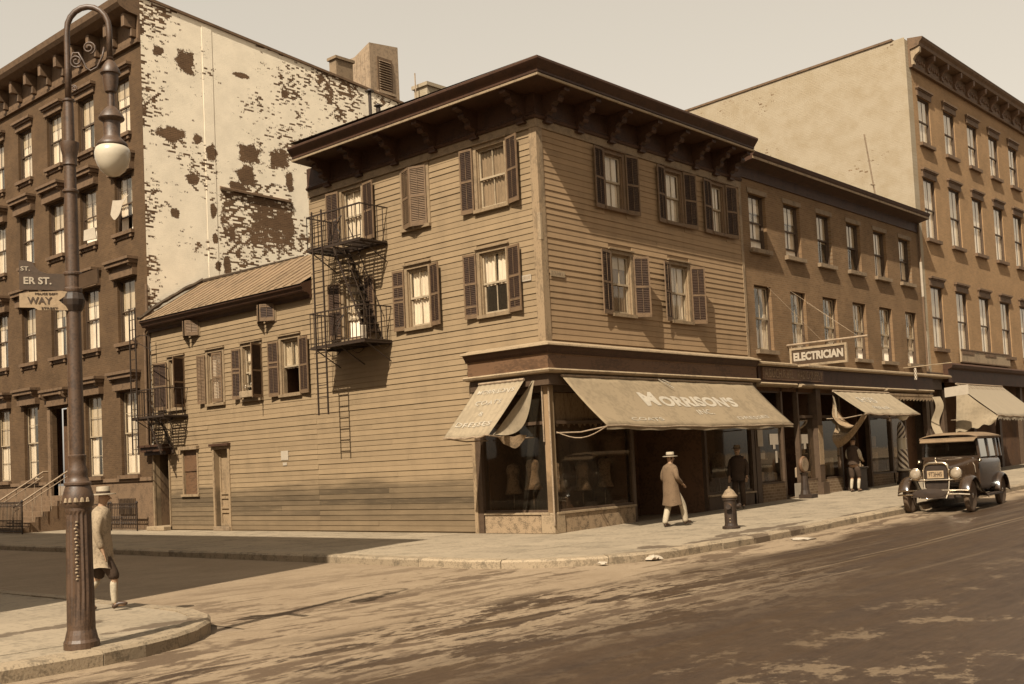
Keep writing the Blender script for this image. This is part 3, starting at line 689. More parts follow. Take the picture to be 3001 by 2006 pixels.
# windows, left facade
def W_(S, w, **k): return sash_window(S, *w, CB, **k)
a = W_(LFT, Lw[0], curt='full', open_=.0, blow=True); shutter(LFT, 7.44, 8.12, 9.74, .50, 1, 6, a); shutter(LFT, 6.36, 8.12, 9.74, .50, -1, 8, a)
a = W_(LFT, Lw[1], curt=None); shutter(LFT, 4.74, 8.12, 9.72, .49, -1, 21, a, dark=False, tilt=.75); shutter(LFT, 3.82, 8.12, 9.72, .49, 1, 21, a, dark=False, tilt=.75)
a = W_(LFT, Lw[2], curt='net', blind=0, smat=M_SASH); shutter(LFT, 2.09, 8.10, 9.76, .42, 1, 6, a); shutter(LFT, .93, 8.10, 9.76, .46, -1, 14, a)
a = W_(LFT, Lw[3], curt='left', open_=.5); shutter(LFT, 7.50, 5.5, 7.1, .50, 1, 6, a); shutter(LFT, 6.44, 5.5, 7.1, .46, -1, 8, a)
a = W_(LFT, Lw[4], curt='full'); shutter(LFT, 4.82, 5.42, 7.06, .40, 1, 8, a, rails=[6.3, 6.62, 6.2]); shutter(LFT, 3.81, 5.42, 7.06, .42, -1, 12, a)
a = W_(LFT, Lw[5], curt='upper'); shutter(LFT, 2.12, 5.42, 7.06, .41, 1, 8, a, rails=[6.3, 5.72]); shutter(LFT, 1.04, 5.42, 7.06, .46, -1, 9, a, rails=[6.3, 5.72])
# windows, right facade
a = W_(RGT, Rw[0], curt='full', cmat=M_SHF); shutter(RGT, 2.60, 8.16, 9.76, .45, -1, 6, a); shutter(RGT, 3.57, 8.16, 9.76, .48, 1, 10, a)
a = W_(RGT, Rw[1], curt='full', cmat=M_SHF); shutter(RGT, 5.41, 8.16, 9.76, .42, -1, 6, a); shutter(RGT, 6.36, 8.16, 9.76, .52, 1, 10, a)
a = W_(RGT, Rw[2], curt='full', cmat=M_SHF); shutter(RGT, 7.83, 8.16, 9.76, .48, -1, 6, a); shutter(RGT, 8.66, 8.16, 9.76, .50, 1, 10, a)
a = W_(RGT, Rw[3], curt='net', blind=.22, open_=0, muntin=(1, 0)); shutter(RGT, 2.69, 5.42, 7.08, .46, -1, 7, a); shutter(RGT, 3.70, 5.42, 7.04, .44, 1, 38, a)
a = W_(RGT, Rw[4], curt='wide'); shutter(RGT, 5.42, 5.42, 7.06, .40, -1, 12, a); shutter(RGT, 6.47, 5.42, 7.04, .44, 1, 34, a)
# ---- shop front of the corner building
PJ = .26                                   # the shop front stands a little proud of the house above
sweep2(LFT, 2.52, RGT, UR, [(.0, 4.62), (.08, 4.60), (.28, 4.535), (PJ+.13, 4.51), (PJ+.14, 4.47), (PJ+.10, 4.465), (.0, 4.465)], M_LEDGE, CB, 'shop_cornice')
sweep2(LFT, 2.48, RGT, UR, [(.0, 4.46), (PJ+.08, 4.46), (PJ+.05, 4.41), (PJ+.0, 4.35), (PJ-.02, 4.295), (.0, 4.295)], M_CORN, CB, 'cove_moulding')
sweep2(LFT, 2.44, RGT, UR, [(.0, 4.29), (PJ-.03, 4.29), (PJ-.05, 4.25), (PJ-.05, 3.93), (.0, 3.93)], M_FASC, CB, 'fascia')
sweep2(LFT, 2.50, RGT, UR, [(.0, 3.925), (PJ+.06, 3.925), (PJ+.09, 3.89), (PJ+.06, 3.84), (PJ-.05, 3.82), (.0, 3.82)], M_LEDGE, CB, 'fascia_ledge')
sweep2(LFT, 2.40, RGT, UR, [(.0, 3.815), (PJ-.08, 3.815), (PJ-.08, 3.55), (.0, 3.55)], M_DSASH, CB, 'awning_box')
mb = MB(); fbox(mb, LFT, 2.45, 2.56, 0, .06, 0, 3.82); mb.build('corner_board', M_TRIM, CB)
mb = MB(); fbox(mb, LFT, 2.28, 2.45, -.3, .03, 0, 3.55); mb.build('shop_jamb', M_DSASH, CB)
M_BULK = mat('mottled_bulkhead_stone', (.185, .135, .083), .8, .65, 6, bscale=15, bmp=.5)
mb = MB(); fbox(mb, LFT, .42, 2.27, -.12, .0, 0, .46); mb.build('bulkhead', M_BULK, CB, bev=.01)
mb = MB(); mb.box(-.02, .40, -.02, .40, 0, .50); mb.build('pier_base', M_LEDGE, CB, bev=.015)
mb = MB(); fbox(mb, RGT, .42, 3.30, -.12, .0, 0, .46); mb.build('bulkhead', M_BULK, CB, bev=.01)
mb = MB(); fbox(mb, RGT, 6.9, 9.55, -.12, .0, .05, .50); mb.build('bulkhead', M_DSASH, CB, bev=.01)
mb = MB(); fbox(mb, LFT, .12, 2.27, -.16, .03, .46, .51); fbox(mb, RGT, .12, 3.34, -.16, .03, .46, .51); fbox(mb, RGT, 6.9, 9.55, -.16, .03, .50, .55); mb.build('shop_sill', M_LEDGE, CB)
mb = MB(); mb.box(.03, .15, .03, .15, .5, 3.55); mb.build('corner_post', M_TRIM, CB, bev=.01)
mb = MB(); mb.tube([(-.03, -.03, .2), (-.035, -.035, 3.5)], .022, 8); mb.tube([(-.05, .16, 2.2), (-.05, .16, 3.7)], .018, 8); mb.build('awning_pipe', M_POLE, CB)
mb = MB()
fbox(mb, LFT, .15, 2.28, -.10, -.05, 3.40, 3.55); fbox(mb, LFT, .15, 2.28, -.10, -.05, .51, .57); fbox(mb, RGT, .15, 3.30, -.10, -.05, 3.4, 3.55); fbox(mb, RGT, .15, 3.3, -.10, -.05, .51, .57)
fbox(mb, RGT, 3.30, 3.42, -.14, -.03, .0, 3.55); fbox(mb, RGT, 6.85, 6.97, -.14, -.03, 0, 3.55); fbox(mb, RGT, 9.45, UR, -.14, -.0, 0, 3.55)
fbox(mb, RGT, 6.97, 9.45, -.10, -.05, 3.4, 3.55); fbox(mb, RGT, .15, UR, -.12, -.04, 2.62, 2.70); fbox(mb, LFT, .15, 2.28, -.12, -.04, 2.62, 2.70)
fbox(mb, RGT, 6.97, 9.45, -.10, -.05, .55, .62)
mb.build('shop_frame', M_DSASH, CB)
for S, a0, a1, z0, z1 in ((LFT, .15, 2.28, .57, 2.62), (RGT, .15, 3.30, .57, 2.62), (RGT, 6.97, 9.45, .62, 2.62), (LFT, .15, 2.28, 2.7, 3.4), (RGT, .15, 3.3, 2.7, 3.4), (RGT, 6.97, 9.45, 2.7, 3.4)):
    mb = MB(); mb.quad(S(a0, -.075, z0), S(a1, -.075, z0), S(a1, -.075, z1), S(a0, -.075, z1)); mb.build('shop_pane', M_SGLASS, CB, fixn=False)
mb = MB()                                  # fringe blind hung behind the top of the window
def fr(i, j):
    return RGT(.18+3.1*i, -.14, 3.38-(.78+.05*math.sin(i*90)+.03*math.sin(i*37))*j)
mb.grid(fr, 120, 2); mb.build('fringed_blind', mat('fringe_cloth', (.24, .18, .115), .9, .45, 7, (1, 1, .2)), CB, fixn=False)
# recessed entrance and shop interior
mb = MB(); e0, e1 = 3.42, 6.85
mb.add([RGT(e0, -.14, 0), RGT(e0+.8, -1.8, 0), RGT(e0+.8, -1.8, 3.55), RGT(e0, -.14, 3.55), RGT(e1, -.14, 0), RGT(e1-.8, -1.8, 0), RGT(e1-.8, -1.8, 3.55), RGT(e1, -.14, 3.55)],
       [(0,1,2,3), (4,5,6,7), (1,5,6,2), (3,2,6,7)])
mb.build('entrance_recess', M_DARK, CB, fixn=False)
mb = MB(); mb.add([RGT(e0, 0, .03), RGT(e1, 0, .06), RGT(e1, -1.8, .06), RGT(e0, -1.8, .03)], [(0,1,2,3)]); mb.build('door_step', M_STONE, CB, fixn=False)
mb = MB(); fbox(mb, RGT, 4.7, 5.6, -1.78, -1.74, .05, 2.3); mb.build('shop_door', M_WOODB, CB)
mb = MB(); z0, z1 = .05, 3.5
mb.add([(.25, .25, z0), (2.2, 2.2, z0), (.25, 2.2, z0), (3.25, .25, z0), (.3, 2.2, z0)], [])
mb.box(.22, 3.3, .22, 2.25, .03, .05); mb.box(.22, 3.3, .22, 2.25, 3.5, 3.54); mb.box(2.0, 2.03, 1.3, 2.25, .05, 3.5); mb.box(1.3, 3.28, 1.3, 1.33, .05, 3.5); mb.box(3.26, 3.29, .22, 1.3, .05, 3.5); mb.box(.22, 2.0, 2.24, 2.27, .05, 3.5)
mb.box(6.98, 9.5, 1.3, 1.33, .05, 3.5); mb.box(6.98, 7.01, .22, 1.3, .05, 3.5); mb.box(9.48, 9.51, .22, 1.3, .05, 3.5); mb.box(6.98, 9.5, .22, 1.3, 3.5, 3.53)
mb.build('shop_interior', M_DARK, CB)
# garments on forms behind the glass
M_GARM = mat('display_cloth', (.11, .075, .045), .9, .5, 3)
def garment(x, y, z, w=.24, h=.75):
    mb = MB(); mb.lathe([(.03, h+.02), (.05, h), (w*.55, h-.03), (w*.72, h-.15), (w*.6, h*.55), (w*.75, h*.2), (w*.95, 0)], (x, y, z), 14); mb.tube([(x, y, z-.45), (x, y, z)], .015, 6); return mb.build('garment', M_GARM, CB, smooth=True)
for p in ((.5, 1.7, .95), (.45, 1.0, 1.05), (.9, .6, .95), (1.9, .6, .95), (2.7, .5, 1.0), (7.6, .55, 1.0), (8.5, .6, 1.0)): garment(*p)

# ================================================================= LOW WOODEN HOUSE
LH = thing('low_wooden_house', 'low two storey clapboard house with a seamed metal roof beside the corner house', 'building', (2, 13.3, 0))
H0, H1 = UL+.004, 18.0
lw = [(15.92, 16.80, 4.12, 5.78), (13.58, 14.44, 4.12, 5.78), (11.52, 12.44, 4.12, 5.78), (9.58, 10.44, 4.12, 5.78)]
att = [(14.88, 15.76, 6.46, 6.98), (10.68, 11.54, 6.43, 6.96)]
doors = [(16.95, 17.92, .10, 2.80), (13.45, 14.22, .14, 2.62)]; sw = (15.25, 16.08, 1.20, 2.66)
wall(LFT, H0, H1, 0, 7.3, lw+att+doors+[sw], M_SIDL, LH)
clapboards(LFT, H0, H1-.06, .04, 6.99, .148, [pad(w) for w in lw]+[(a[0]-.06, a[1]+.06, a[2]-.05, 7.2) for a in att]+[(doors[0][0]-.05, 18.0, 0, 3.0), (doors[1][0]-.10, doors[1][1]+.10, 0, 2.76), (sw[0]-.07, sw[1]+.07, sw[2]-.08, sw[3]+.10)], M_SIDL, LH)
mb = MB(); mb.quad(Vector((0, H1, 0)), Vector((4.5, H1, 0)), Vector((4.5, H1, 8.8)), Vector((0, H1, 7.2))); mb.quad(Vector((4.5, H0, 0)), Vector((4.5, H1, 0)), Vector((4.5, H1, 8.8)), Vector((4.5, H0, 8.8)))
mb.build('rear_wall', M_SIDL, LH, fixn=False)
wl = [sash_window(LFT, *w, LH, curt=c, blind=bl, open_=op) for w, c, bl, op in zip(lw, ('upper', 'left', 'upper', 'upper'), (0, 0, 0, 0), (.0, 0, .35, .75))]
shutter(LFT, 16.92, 4.10, 5.74, .66, 1, 10, wl[0], dark=True); shutter(LFT, 15.82, 4.10, 5.80, .48, -1, 78, wl[0])
shutter(LFT, 14.55, 4.14, 5.74, .38, 1, 10, wl[1], dark=False); shutter(LFT, 13.58, 4.14, 5.74, .46, 1, 9, wl[1], dark=False, tilt=.7)
shutter(LFT, 12.55, 4.14, 5.74, .36, 1, 14, wl[2], rails=[4.98, 5.10]); shutter(LFT, 11.42, 4.10, 5.78, .46, -1, 76, wl[2])
shutter(LFT, 10.54, 4.08, 5.76, .44, 1, 10, wl[3], rails=[4.98, 5.12]); shutter(LFT, 9.50, 4.08, 5.76, .48, -1, 8, wl[3])
for a, dk in zip(att, (False, True)):
    mb = MB(); fbox(mb, LFT, a[0]-.06, a[0], 0, .05, a[2]-.05, 7.05); fbox(mb, LFT, a[1], a[1]+.06, 0, .05, a[2]-.05, 7.05); fbox(mb, LFT, a[0], a[1], 0, .06, a[2]-.05, a[2])
    w = mb.build('attic_window', M_CASE, LH); k = .47
    mb = MB(); mb.add([LFT(a[0], -.1, a[2]), LFT(a[1], -.1, a[2]), LFT(a[1], -.1, a[3]), LFT(a[0], -.1, a[3])], [(0,1,2,3)]); mb.build('room', M_DARK, w, fixn=False)
    shutter(LFT, a[0], a[2]-.02, a[3]-.03, k, 1, 34, w, rails=[a[3]-.1], dark=dk); shutter(LFT, a[1], a[2]-.02, a[3]-.03, k, -1, 34, w, rails=[a[3]-.1], dark=dk)
# doorway by the brick house: deep, panelled, with a canopy
mb = MB(); D0, D1 = doors[0][:2]
fbox(mb, LFT, D0-.05, D0+.0, -.02, .07, 0, 2.84); fbox(mb, LFT, D1, D1+.08, -.02, .07, 0, 2.84)
dw = mb.build('doorway', M_CASE, LH)
mb = MB(); fbox(mb, LFT, D0-.16, 18.35, 0, .42, 2.86, 2.93); fbox(mb, LFT, D0-.12, 18.3, 0, .34, 2.70, 2.86); fbox(mb, LFT, D0-.10, 18.25, 0, .22, 2.58, 2.70); mb.build('canopy', M_CORN, dw)
mb = MB(); mb.add([LFT(D0, -.18, 0), LFT(D1, -.18, 0), LFT(D1, -.18, 2.8), LFT(D0, -.18, 2.8), LFT(D0+.0, -.55, 0), LFT(D1, -.55, 0), LFT(D1, -.55, 2.8), LFT(D0, -.55, 2.8)], [(0,4,7,3),(1,5,6,2),(3,7,6,2)]); mb.build('door_reveal', M_WOODB, dw, fixn=False)
mb = MB(); fbox(mb, LFT, D0, D1, -.60, -.55, .1, 2.2)
for a, b in ((.25, .95), (1.1, 2.05)):
    for q in (0, 1): u = D0+.09+q*.42; fbox(mb, LFT, u, u+.32, -.55, -.535, a, b)
fbox(mb, LFT, D0, D1, -.60, -.56, 2.2, 2.8); mb.build('door', M_WOODB, dw)
mb = MB(); fbox(mb, LFT, D0-.05, D1+.1, -.5, .35, .0, .14); mb.build('door_step', M_LEDGE, dw, bev=.015)
# second door
mb = MB(); D0, D1 = doors[1][:2]; fbox(mb, LFT, D0-.10, D0, 0, .05, 0, 2.72); fbox(mb, LFT, D1, D1+.10, 0, .05, 0, 2.72); fbox(mb, LFT, D0, D1, 0, .047, 2.62, 2.72)
dw = mb.build('doorway', M_TRIM, LH)
mb = MB(); fbox(mb, LFT, D0-.16, D1+.16, 0, .14, 2.72, 2.80); mb.build('door_hood', M_CORN, dw)
mb = MB(); fbox(mb, LFT, D0, D1, -.22, -.18, .14, 2.62)
for z in (.20, .62, .98, 1.10): pass
fbox(mb, LFT, D0, D0+.08, -.18, -.15, .14, 2.6); fbox(mb, LFT, D1-.08, D1, -.18, -.15, .14, 2.6)
for a, b in ((.14, .24), (.56, .64), (.70, .76), (1.02, 1.10), (1.16, 1.24), (2.5, 2.6)): fbox(mb, LFT, D0+.08, D1-.08, -.18, -.14, a, b)
mb.build('door', M_TRIM, dw)
mb = MB(); fbox(mb, LFT, D0-.06, D1+.08, -.17, .10, .0, .14); mb.build('door_step', M_STONE, dw, bev=.01)
# boarded small window
mb = MB(); fbox(mb, LFT, sw[0]-.07, sw[0], 0, .04, sw[2], sw[3]); fbox(mb, LFT, sw[1], sw[1]+.07, 0, .04, sw[2], sw[3]); fbox(mb, LFT, sw[0]-.15, sw[1]+.15, 0, .14, sw[3]+.02, sw[3]+.13); fbox(mb, LFT, sw[0]-.12, sw[1]+.12, 0, .09, sw[2]-.08, sw[2])
w = mb.build('boarded_window', M_TRIM, LH); mb = MB(); fbox(mb, LFT, sw[0], sw[1], -.08, -.05, sw[2], 1.94); fbox(mb, LFT, sw[0], sw[1], -.05, -.02, 1.96, sw[3]); mb.build('board', M_FASC, w)
# eave and roof
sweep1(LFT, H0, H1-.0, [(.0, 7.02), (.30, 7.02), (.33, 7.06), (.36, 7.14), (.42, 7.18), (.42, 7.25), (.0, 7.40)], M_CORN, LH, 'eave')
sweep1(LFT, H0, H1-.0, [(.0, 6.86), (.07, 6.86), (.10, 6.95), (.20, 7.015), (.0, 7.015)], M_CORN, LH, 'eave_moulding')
sl_ = (8.82-7.24)/(2.15+.44); nP = 22; y0, y1 = H0, H1-.05
for i in range(nP):
    a, b = y0+(y1-y0)*i/nP, y0+(y1-y0)*(i+1)/nP; z = lambda x: 7.24+(x+.44)*sl_ ; j = random.uniform(0, .012); mb = MB()
    xs = (-.46, .4, 1.25, 2.15); sg = [0, -.02-j, -.025, 0]
    for k in range(3): mb.quad(Vector((xs[k], a, z(xs[k])+sg[k]+.02)), Vector((xs[k], b, z(xs[k])+sg[k]+.02)), Vector((xs[k+1], b, z(xs[k+1])+sg[k+1]+.02)), Vector((xs[k+1], a, z(xs[k+1])+sg[k+1]+.02)))
    for k in range(3): mb.add([Vector((x, y, z(x)+s+h)) for x, s in ((xs[k], sg[k]), (xs[k+1], sg[k+1])) for y, h in ((b-.018, .01), (b+.018, .01), (b+.012, .055), (b-.012, .055))], [(0,4,7,3), (3,7,6,2), (1,2,6,5), (0,1,2,3), (4,5,6,7)])
    mb.build('roof_panel', M_ROOF, LH, fixn=False)
mb = MB(); mb.quad(Vector((2.15, y0, 8.84)), Vector((2.15, y1, 8.84)), Vector((4.6, y1, 8.3)), Vector((4.6, y0, 8.3))); mb.quad(Vector((-.4, y1, 7.2)), Vector((2.15, y1, 8.84)), Vector((4.6, y1, 8.3)), Vector((4.6, y1, 7.2))); mb.build('rear_roof', M_TAR, LH, fixn=False)
mb = MB(); pts = [(-.45+2.6*t, y1+.03, 7.26+(2.6*t)*sl_+.06+.10*math.sin(pi*t)+random.uniform(-.02, .02)) for t in [i/14 for i in range(15)]]
mb.tube(pts, [.05+.05*random.random() for _ in pts], 6); mb.tube([(2.15, y1, 8.9), (2.15, 15.5, 8.88), (2.15, 12, 8.86)], [.07, .05, .03], 6); mb.build('flashing', M_TAR, LH)
# ================================================================= TALL BRICK HOUSE (left)
BH = thing('brick_tenement', 'tall dark brick house with bracketed window hoods and a flaking whitewashed party wall', 'building', (7, 26, 0))
Y0, Y1 = 18.1, 37.0; ZB = 18.2
bays = [18.97, 21.60, 24.20, 26.80, 29.4, 32.0, 34.6]; bwid = 1.24
rows = [(14.28, 16.38), (10.72, 12.82), (6.72, 9.0), (1.95, 4.95)]
holes = []
for bi, b in enumerate(bays):
    for ri, (c, d) in enumerate(rows):
        if ri == 3 and bi in (2, 6): holes.append((b-.1, b+bwid+.1, 1.3, 4.7)); continue
        holes.append((b, b+bwid, c, d))
wall(LFT, Y0, Y1, 1.85, 17.3, holes, M_BRA, BH)
wall(LFT, Y0, Y1, 0, 1.85, [(h[0], h[1], 1.3, 1.85) for h in holes if h[2] == 1.3], M_BROWN, BH, name='base')
mb = MB(); fbox(mb, LFT, Y0, 24.0, 0, .06, 1.72, 1.85); fbox(mb, LFT, 25.6, Y1, 0, .06, 1.72, 1.85); mb.build('base_course', M_BROWN, BH)
mb = MB()
top = lambda x: 18.95-.094*x
mb.quad(Vector((0, Y0, 0)), Vector((16.5, Y0, 0)), Vector((16.5, Y0, top(16.5))), Vector((0, Y0, top(0)))); mb.build('party_wall', M_WWL, BH, fixn=False)
mb = MB(); mb.add([Vector((x, y, top(x)+h)) for x in (-.05, 16.5) for y, h in ((Y0-.06, 0), (Y0-.06, .10), (Y0+.3, .10), (Y0+.3, 0))], [(0,1,2,3), (4,5,6,7), (0,4,5,1), (1,5,6,2), (2,6,7,3), (3,7,4,0)]); mb.build('coping', M_HOOD, BH)
mb = MB(); mb.quad(Vector((0, Y0, 18.9)), Vector((0, Y1, 18.9)), Vector((16.5, Y1, 17.35)), Vector((16.5, Y0, 17.35))); mb.build('roof', M_TAR, BH, fixn=False)
mb = MB()
for (a, b, c, d) in ((3.08, 6.30, 12.46, 12.52),): mb.add([Vector((x, y, z)) for x, zz in ((a, 12.50), (b, 12.44)) for y, z in ((Y0, zz), (Y0-.09, zz-.02), (Y0-.09, zz+.06), (Y0, zz+.10))], [(0,1,2,3), (4,5,6,7), (0,4,5,1), (1,5,6,2), (2,6,7,3), (3,7,4,0)])
mb.build('old_flashing', M_HOOD, BH)
mb = MB()                                   # shallow piers and chimney breasts on the party wall
for x in (2.5,): mb.box(x, x+.42, Y0-.015, Y0, 8.9, top(x)-.1)
mb.build('pier', M_WWL, BH)
# quoin bricks left bare at the front edge
def hooded(S, u0, u1, z1, parent, style=0, mat_=None):
    mb = MB(); mat_ = mat_ or M_HOOD
    if style == 0:                          # plain moulded hood
        fbox(mb, S, u0-.12, u1+.12, 0, .07, z1+.02, z1+.22); fbox(mb, S, u0-.20, u1+.20, 0, .22, z1+.30, z1+.40); fbox(mb, S, u0-.16, u1+.16, 0, .15, z1+.22, z1+.30)
    else:                                   # deep cornice on scroll brackets
        fbox(mb, S, u0-.28, u1+.28, 0, .42, z1+.60, z1+.70); fbox(mb, S, u0-.24, u1+.24, 0, .36, z1+.46, z1+.60); fbox(mb, S, u0-.20, u1+.20, 0, .20, z1+.05, z1+.46)
    return mb.build('hood', mat_, parent)
def scroll(S, u, z, parent, sc=1.0):
    mb = MB(); pr = [(.0, 0), (.08, .02), (.12, .10), (.10, .18), (.16, .22), (.26, .24), (.31, .30), (.31, .38), (.0, .38)]
    vs = [S(uu, d*sc+.005, z+zz*sc) for uu in (u-.055*sc, u+.055*sc) for d, zz in pr]; n = len(pr)
    mb.add(vs, [tuple(range(n)), tuple(reversed(range(n, 2*n)))]+[(i, (i+1) % n, n+(i+1) % n, n+i) for i in range(n)])
    mb.build('hood_bracket', M_BROWN, parent)
k = 0
for bi, b in enumerate(bays):
    for ri, (c, d) in enumerate(rows):
        if bi > 4: continue
        if ri == 3 and bi in (2, 6): continue
        k += 1
        w = sash_window(LFT, b, b+bwid, c, d, BH, casing=0, cmat=M_DSASH, smat=(M_SASH if ri == 3 else M_DSASH), rec=.10, reveal=.22, curt=('wide', 'curtains', 'full', 'wide', 'curtains')[(bi+ri) % 5] if ri != 1 or bi != 0 else 'curtains',
                        blind=(.3, .0, .45, .0, .25, .5)[(bi*2+ri) % 6], open_=.55 if (ri == 1 and bi < 2) else 0, muntin=(1, 0) if ri != 3 else (1, 1), deep=.7)
        hooded(LFT, b, b+bwid, d, w, 0 if ri == 0 else 1)
        if ri > 0: scroll(LFT, b-.13, d+.10, w); scroll(LFT, b+bwid+.13, d+.10, w)
        mb = MB(); fbox(mb, LFT, b-.10, b+bwid+.10, 0, .14, c-.13, c)
        if ri < 3: fbox(mb, LFT, b-.02, b+.12, 0, .10, c-.26, c-.13); fbox(mb, LFT, b+bwid-.12, b+bwid+.02, 0, .10, c-.26, c-.13)
        if ri < 3: fbox(mb, LFT, b-.04, b+bwid+.04, 0, .05, c-.24, c-.13)
        mb.build('sill', M_HOOD, w)
for bi in (2,):                             # front door, hood and stoop
    b = bays[bi]; mb = MB()
    fbox(mb, LFT, b-.34, b-.1, 0, .10, 1.3, 4.7); fbox(mb, LFT, b+bwid+.1, b+bwid+.34, 0, .10, 1.3, 4.7); dd = mb.build('doorway', M_BROWN, BH)
    hooded(LFT, b-.12, b+bwid+.12, 4.75, dd, 1); scroll(LFT, b-.22, 4.75, dd, 1.4); scroll(LFT, b+bwid+.22, 4.75, dd, 1.4)
    mb = MB(); fbox(mb, LFT, b-.1, b+bwid+.1, -.5, -.45, 1.3, 4.7); fbox(mb, LFT, b+.1, b+.14, -.44, -.05, 1.3, 4.6); mb.build('door', M_DARK, dd)
    mb = MB()
    for i in range(7): fbox(mb, LFT, b-.35, b+bwid+.35, 0, .35+.28*(6-i), .186*i, .186*(i+1))
    mb.build('stoop', M_BROWN, dd)
# cornice
sweep1(LFT, Y0, Y1, [(.0, 17.3), (.12, 17.3), (.14, 17.42), (.08, 17.46), (.08, 18.25), (.45, 18.3), (.75, 18.42), (.85, 18.55), (.9, 18.75), (.0, 18.9)], M_HOOD, BH, 'cornice')
for i in range(9):
    u = 18.35+i*1.3; mb = MB(); fbox(mb, LFT, u-.1, u+.1, .08, .55, 17.8, 18.28); fbox(mb, LFT, u-.1, u+.1, .08, .28, 17.5, 17.8); mb.build('cornice_bracket', M_HOOD, BH, bev=.02)
# chimney, bulkhead, vents
mb = MB(); mb.box(8.95, 9.85, 18.15, 18.6, 17.6, 18.95); mb.box(8.88, 9.92, 18.08, 18.67, 18.95, 19.07); mb.build('chimney', M_STONE, BH)
mb = MB(); X0, X1, Ya, Yb = 12.45, 14.2, 20.0, 22.4
mb.add([(X0, Ya, 17.5), (X1, Ya, 17.5), (X1, Yb, 17.5), (X0, Yb, 17.5), (X0, Ya, 21.1), (X1, Ya, 21.3), (X1, Yb, 20.4), (X0, Yb, 20.2), (X0, Ya+.9, 21.15)], [(0,1,5,4),(1,2,6,5),(2,3,7,6),(0,3,7,4),(4,5,6,7)])
bk = mb.build('stair_bulkhead', M_POLE, BH)
mb = MB(); mb.box(12.85, 13.75, Ya-.06, Ya, 18.9, 20.55); mb.build('louvre_frame', M_WOODB, bk); mb = MB()
for i in range(13): mb.add([(x, Ya+dy, 19.0+i*.115+dz) for x in (12.95, 13.65) for dy, dz in ((-.06, .02), (-.13, -.03), (-.12, -.045), (-.05, .005))], [(0,1,2,3), (4,5,6,7), (0,4,5,1), (1,5,6,2), (2,6,7,3), (3,7,4,0)])
mb.box(12.75, 13.85, Ya-.2, Ya, 18.82, 18.92); mb.build('louvre', M_POLE, bk)
for i in range(8): mb = MB(); mb.box(X0-.015, X0, Ya+.05+i*.29, Ya+.30+i*.29, 17.6, 20.7-.0*i); mb.build('plank', M_POLE, bk)
mb = MB(); mb.lathe([(.07, 0), (.07, 1.1), (.05, 1.15)], (10.25, 17.6, 16.6), 10); mb.lathe([(.20, 0), (.19, .03), (.05, .13)], (10.25, 17.6, 17.68), 14); mb.build('vent_pipe', M_IRON, BH)
mb = MB(); mb.lathe([(.10, 0), (.10, .75)], (10.7, 17.6, 16.4), 10); mb.lathe([(.19, 0), (.18, .03), (.06, .11)], (10.7, 17.6, 17.15), 14); mb.build('vent_pipe', M_IRON, BH)
mb = MB(); mb.box(11.7, 12.9, 15.6, 16.4, 11, 17.75); mb.box(11.62, 12.98, 15.52, 16.48, 17.75, 17.9); ch = mb.build('brick_chimney', M_WWR); tag(ch, 'pale rendered chimney stack rising behind the corner house cornice', 'chimney')
mb = MB(); mb.tube([(11.45, 16, 11), (11.40, 16, 18.3)], .03, 6); tag(mb.build('flag_pole', M_POLE), 'thin leaning pole on the roof left of the pale chimney stack', 'pole')
mb = MB(); mb.tube([(2.3, 14.6, 8.8), (2.28, 14.6, 8.9)], .03, 6)
# iron railings of the area and stoop
def railing(name, label, a, b, h=.95, n=None, scrolls=True, par=None):
    a, b = Vector(a), Vector(b); L = (b-a).length; n = n or int(L/.115); d = (b-a)/n
    r = thing(name, label, 'railing', tuple(a), group='iron railings before the brick house') if label else par
    mb = MB(); mb.bar(a+Vector((0, 0, h)), b+Vector((0, 0, h)), .025); mb.bar(a+Vector((0, 0, .1)), b+Vector((0, 0, .1)), .018); mb.bar(a+Vector((0, 0, h-.16)), b+Vector((0, 0, h-.16)), .014); mb.build('rail', M_IRON, r)
    for i in range(n+1):
        p = a+d*i; mb = MB(); mb.bar(p+Vector((0, 0, .1)), p+Vector((0, 0, h)), .011 if i not in (0, n) else .03)
        if i in (0, n): mb.lathe([(.035, 0), (.05, .03), (.03, .07), (.0, .1)], tuple(p+Vector((0, 0, h))), 8); mb.bar(p, p+Vector((0, 0, .1)), .03)
        mb.build('baluster', M_IRON, r)
    if scrolls:
        mb = MB(); t = d.normalized()
        for i in range(n):
            c = a+d*(i+.5)+Vector((0, 0, h-.08)); mb.tube([c+t*.05*cos(q)+Vector((0, 0, .05*sin(q))) for q in [j*pi/4 for j in range(9)]], .008, 4)
            c = a+d*(i+.5)+Vector((0, 0, .38)); mb.tube([c+t*.045*cos(q)+Vector((0, 0, .13*sin(q))) for q in [j*pi/4 for j in range(9)]], .008, 4)
        mb.build('scrollwork', M_IRON, r)
    return r
railing('area_railing', 'cast iron area railing in front of the brick house basement grille', (-.5, 18.35, 0), (-.5, 20.15, 0))
railing('area_railing', 'plain barred iron gate between the area railing and the stoop steps', (-.5, 20.3, 0), (-.5, 21.7, 0), n=14, scrolls=False)
railing('area_railing', 'ornate iron railing left of the brick house stoop', (-2.4, 23.0, 0), (-2.4, 25.6, 0), h=1.15)
railing('area_railing', 'iron railing beyond the stoop at the far left', (-2.0, 26.4, 0), (-2.0, 31.5, 0), h=1.15)
mb = MB()
for y in (23.75, 25.9): mb.tube([(-2.4, y, .95), (-.25, y, 2.25), (-.05, y, 2.25)], .035, 6); mb.tube([(-2.4, y, .78), (-.25, y, 2.06)], .02, 6); [mb.bar((-2.4+i*.36, y, .05+i*.19), (-2.4+i*.36, y, .95+i*.217), .014) for i in range(6)]
tag(mb.build('stoop_handrail', M_POLE), 'sloping pale handrails climbing the brownstone stoop', 'railing')
mb = MB(); fbox(mb, LFT, 19.3, 20.4, .005, .05, .55, 1.12)
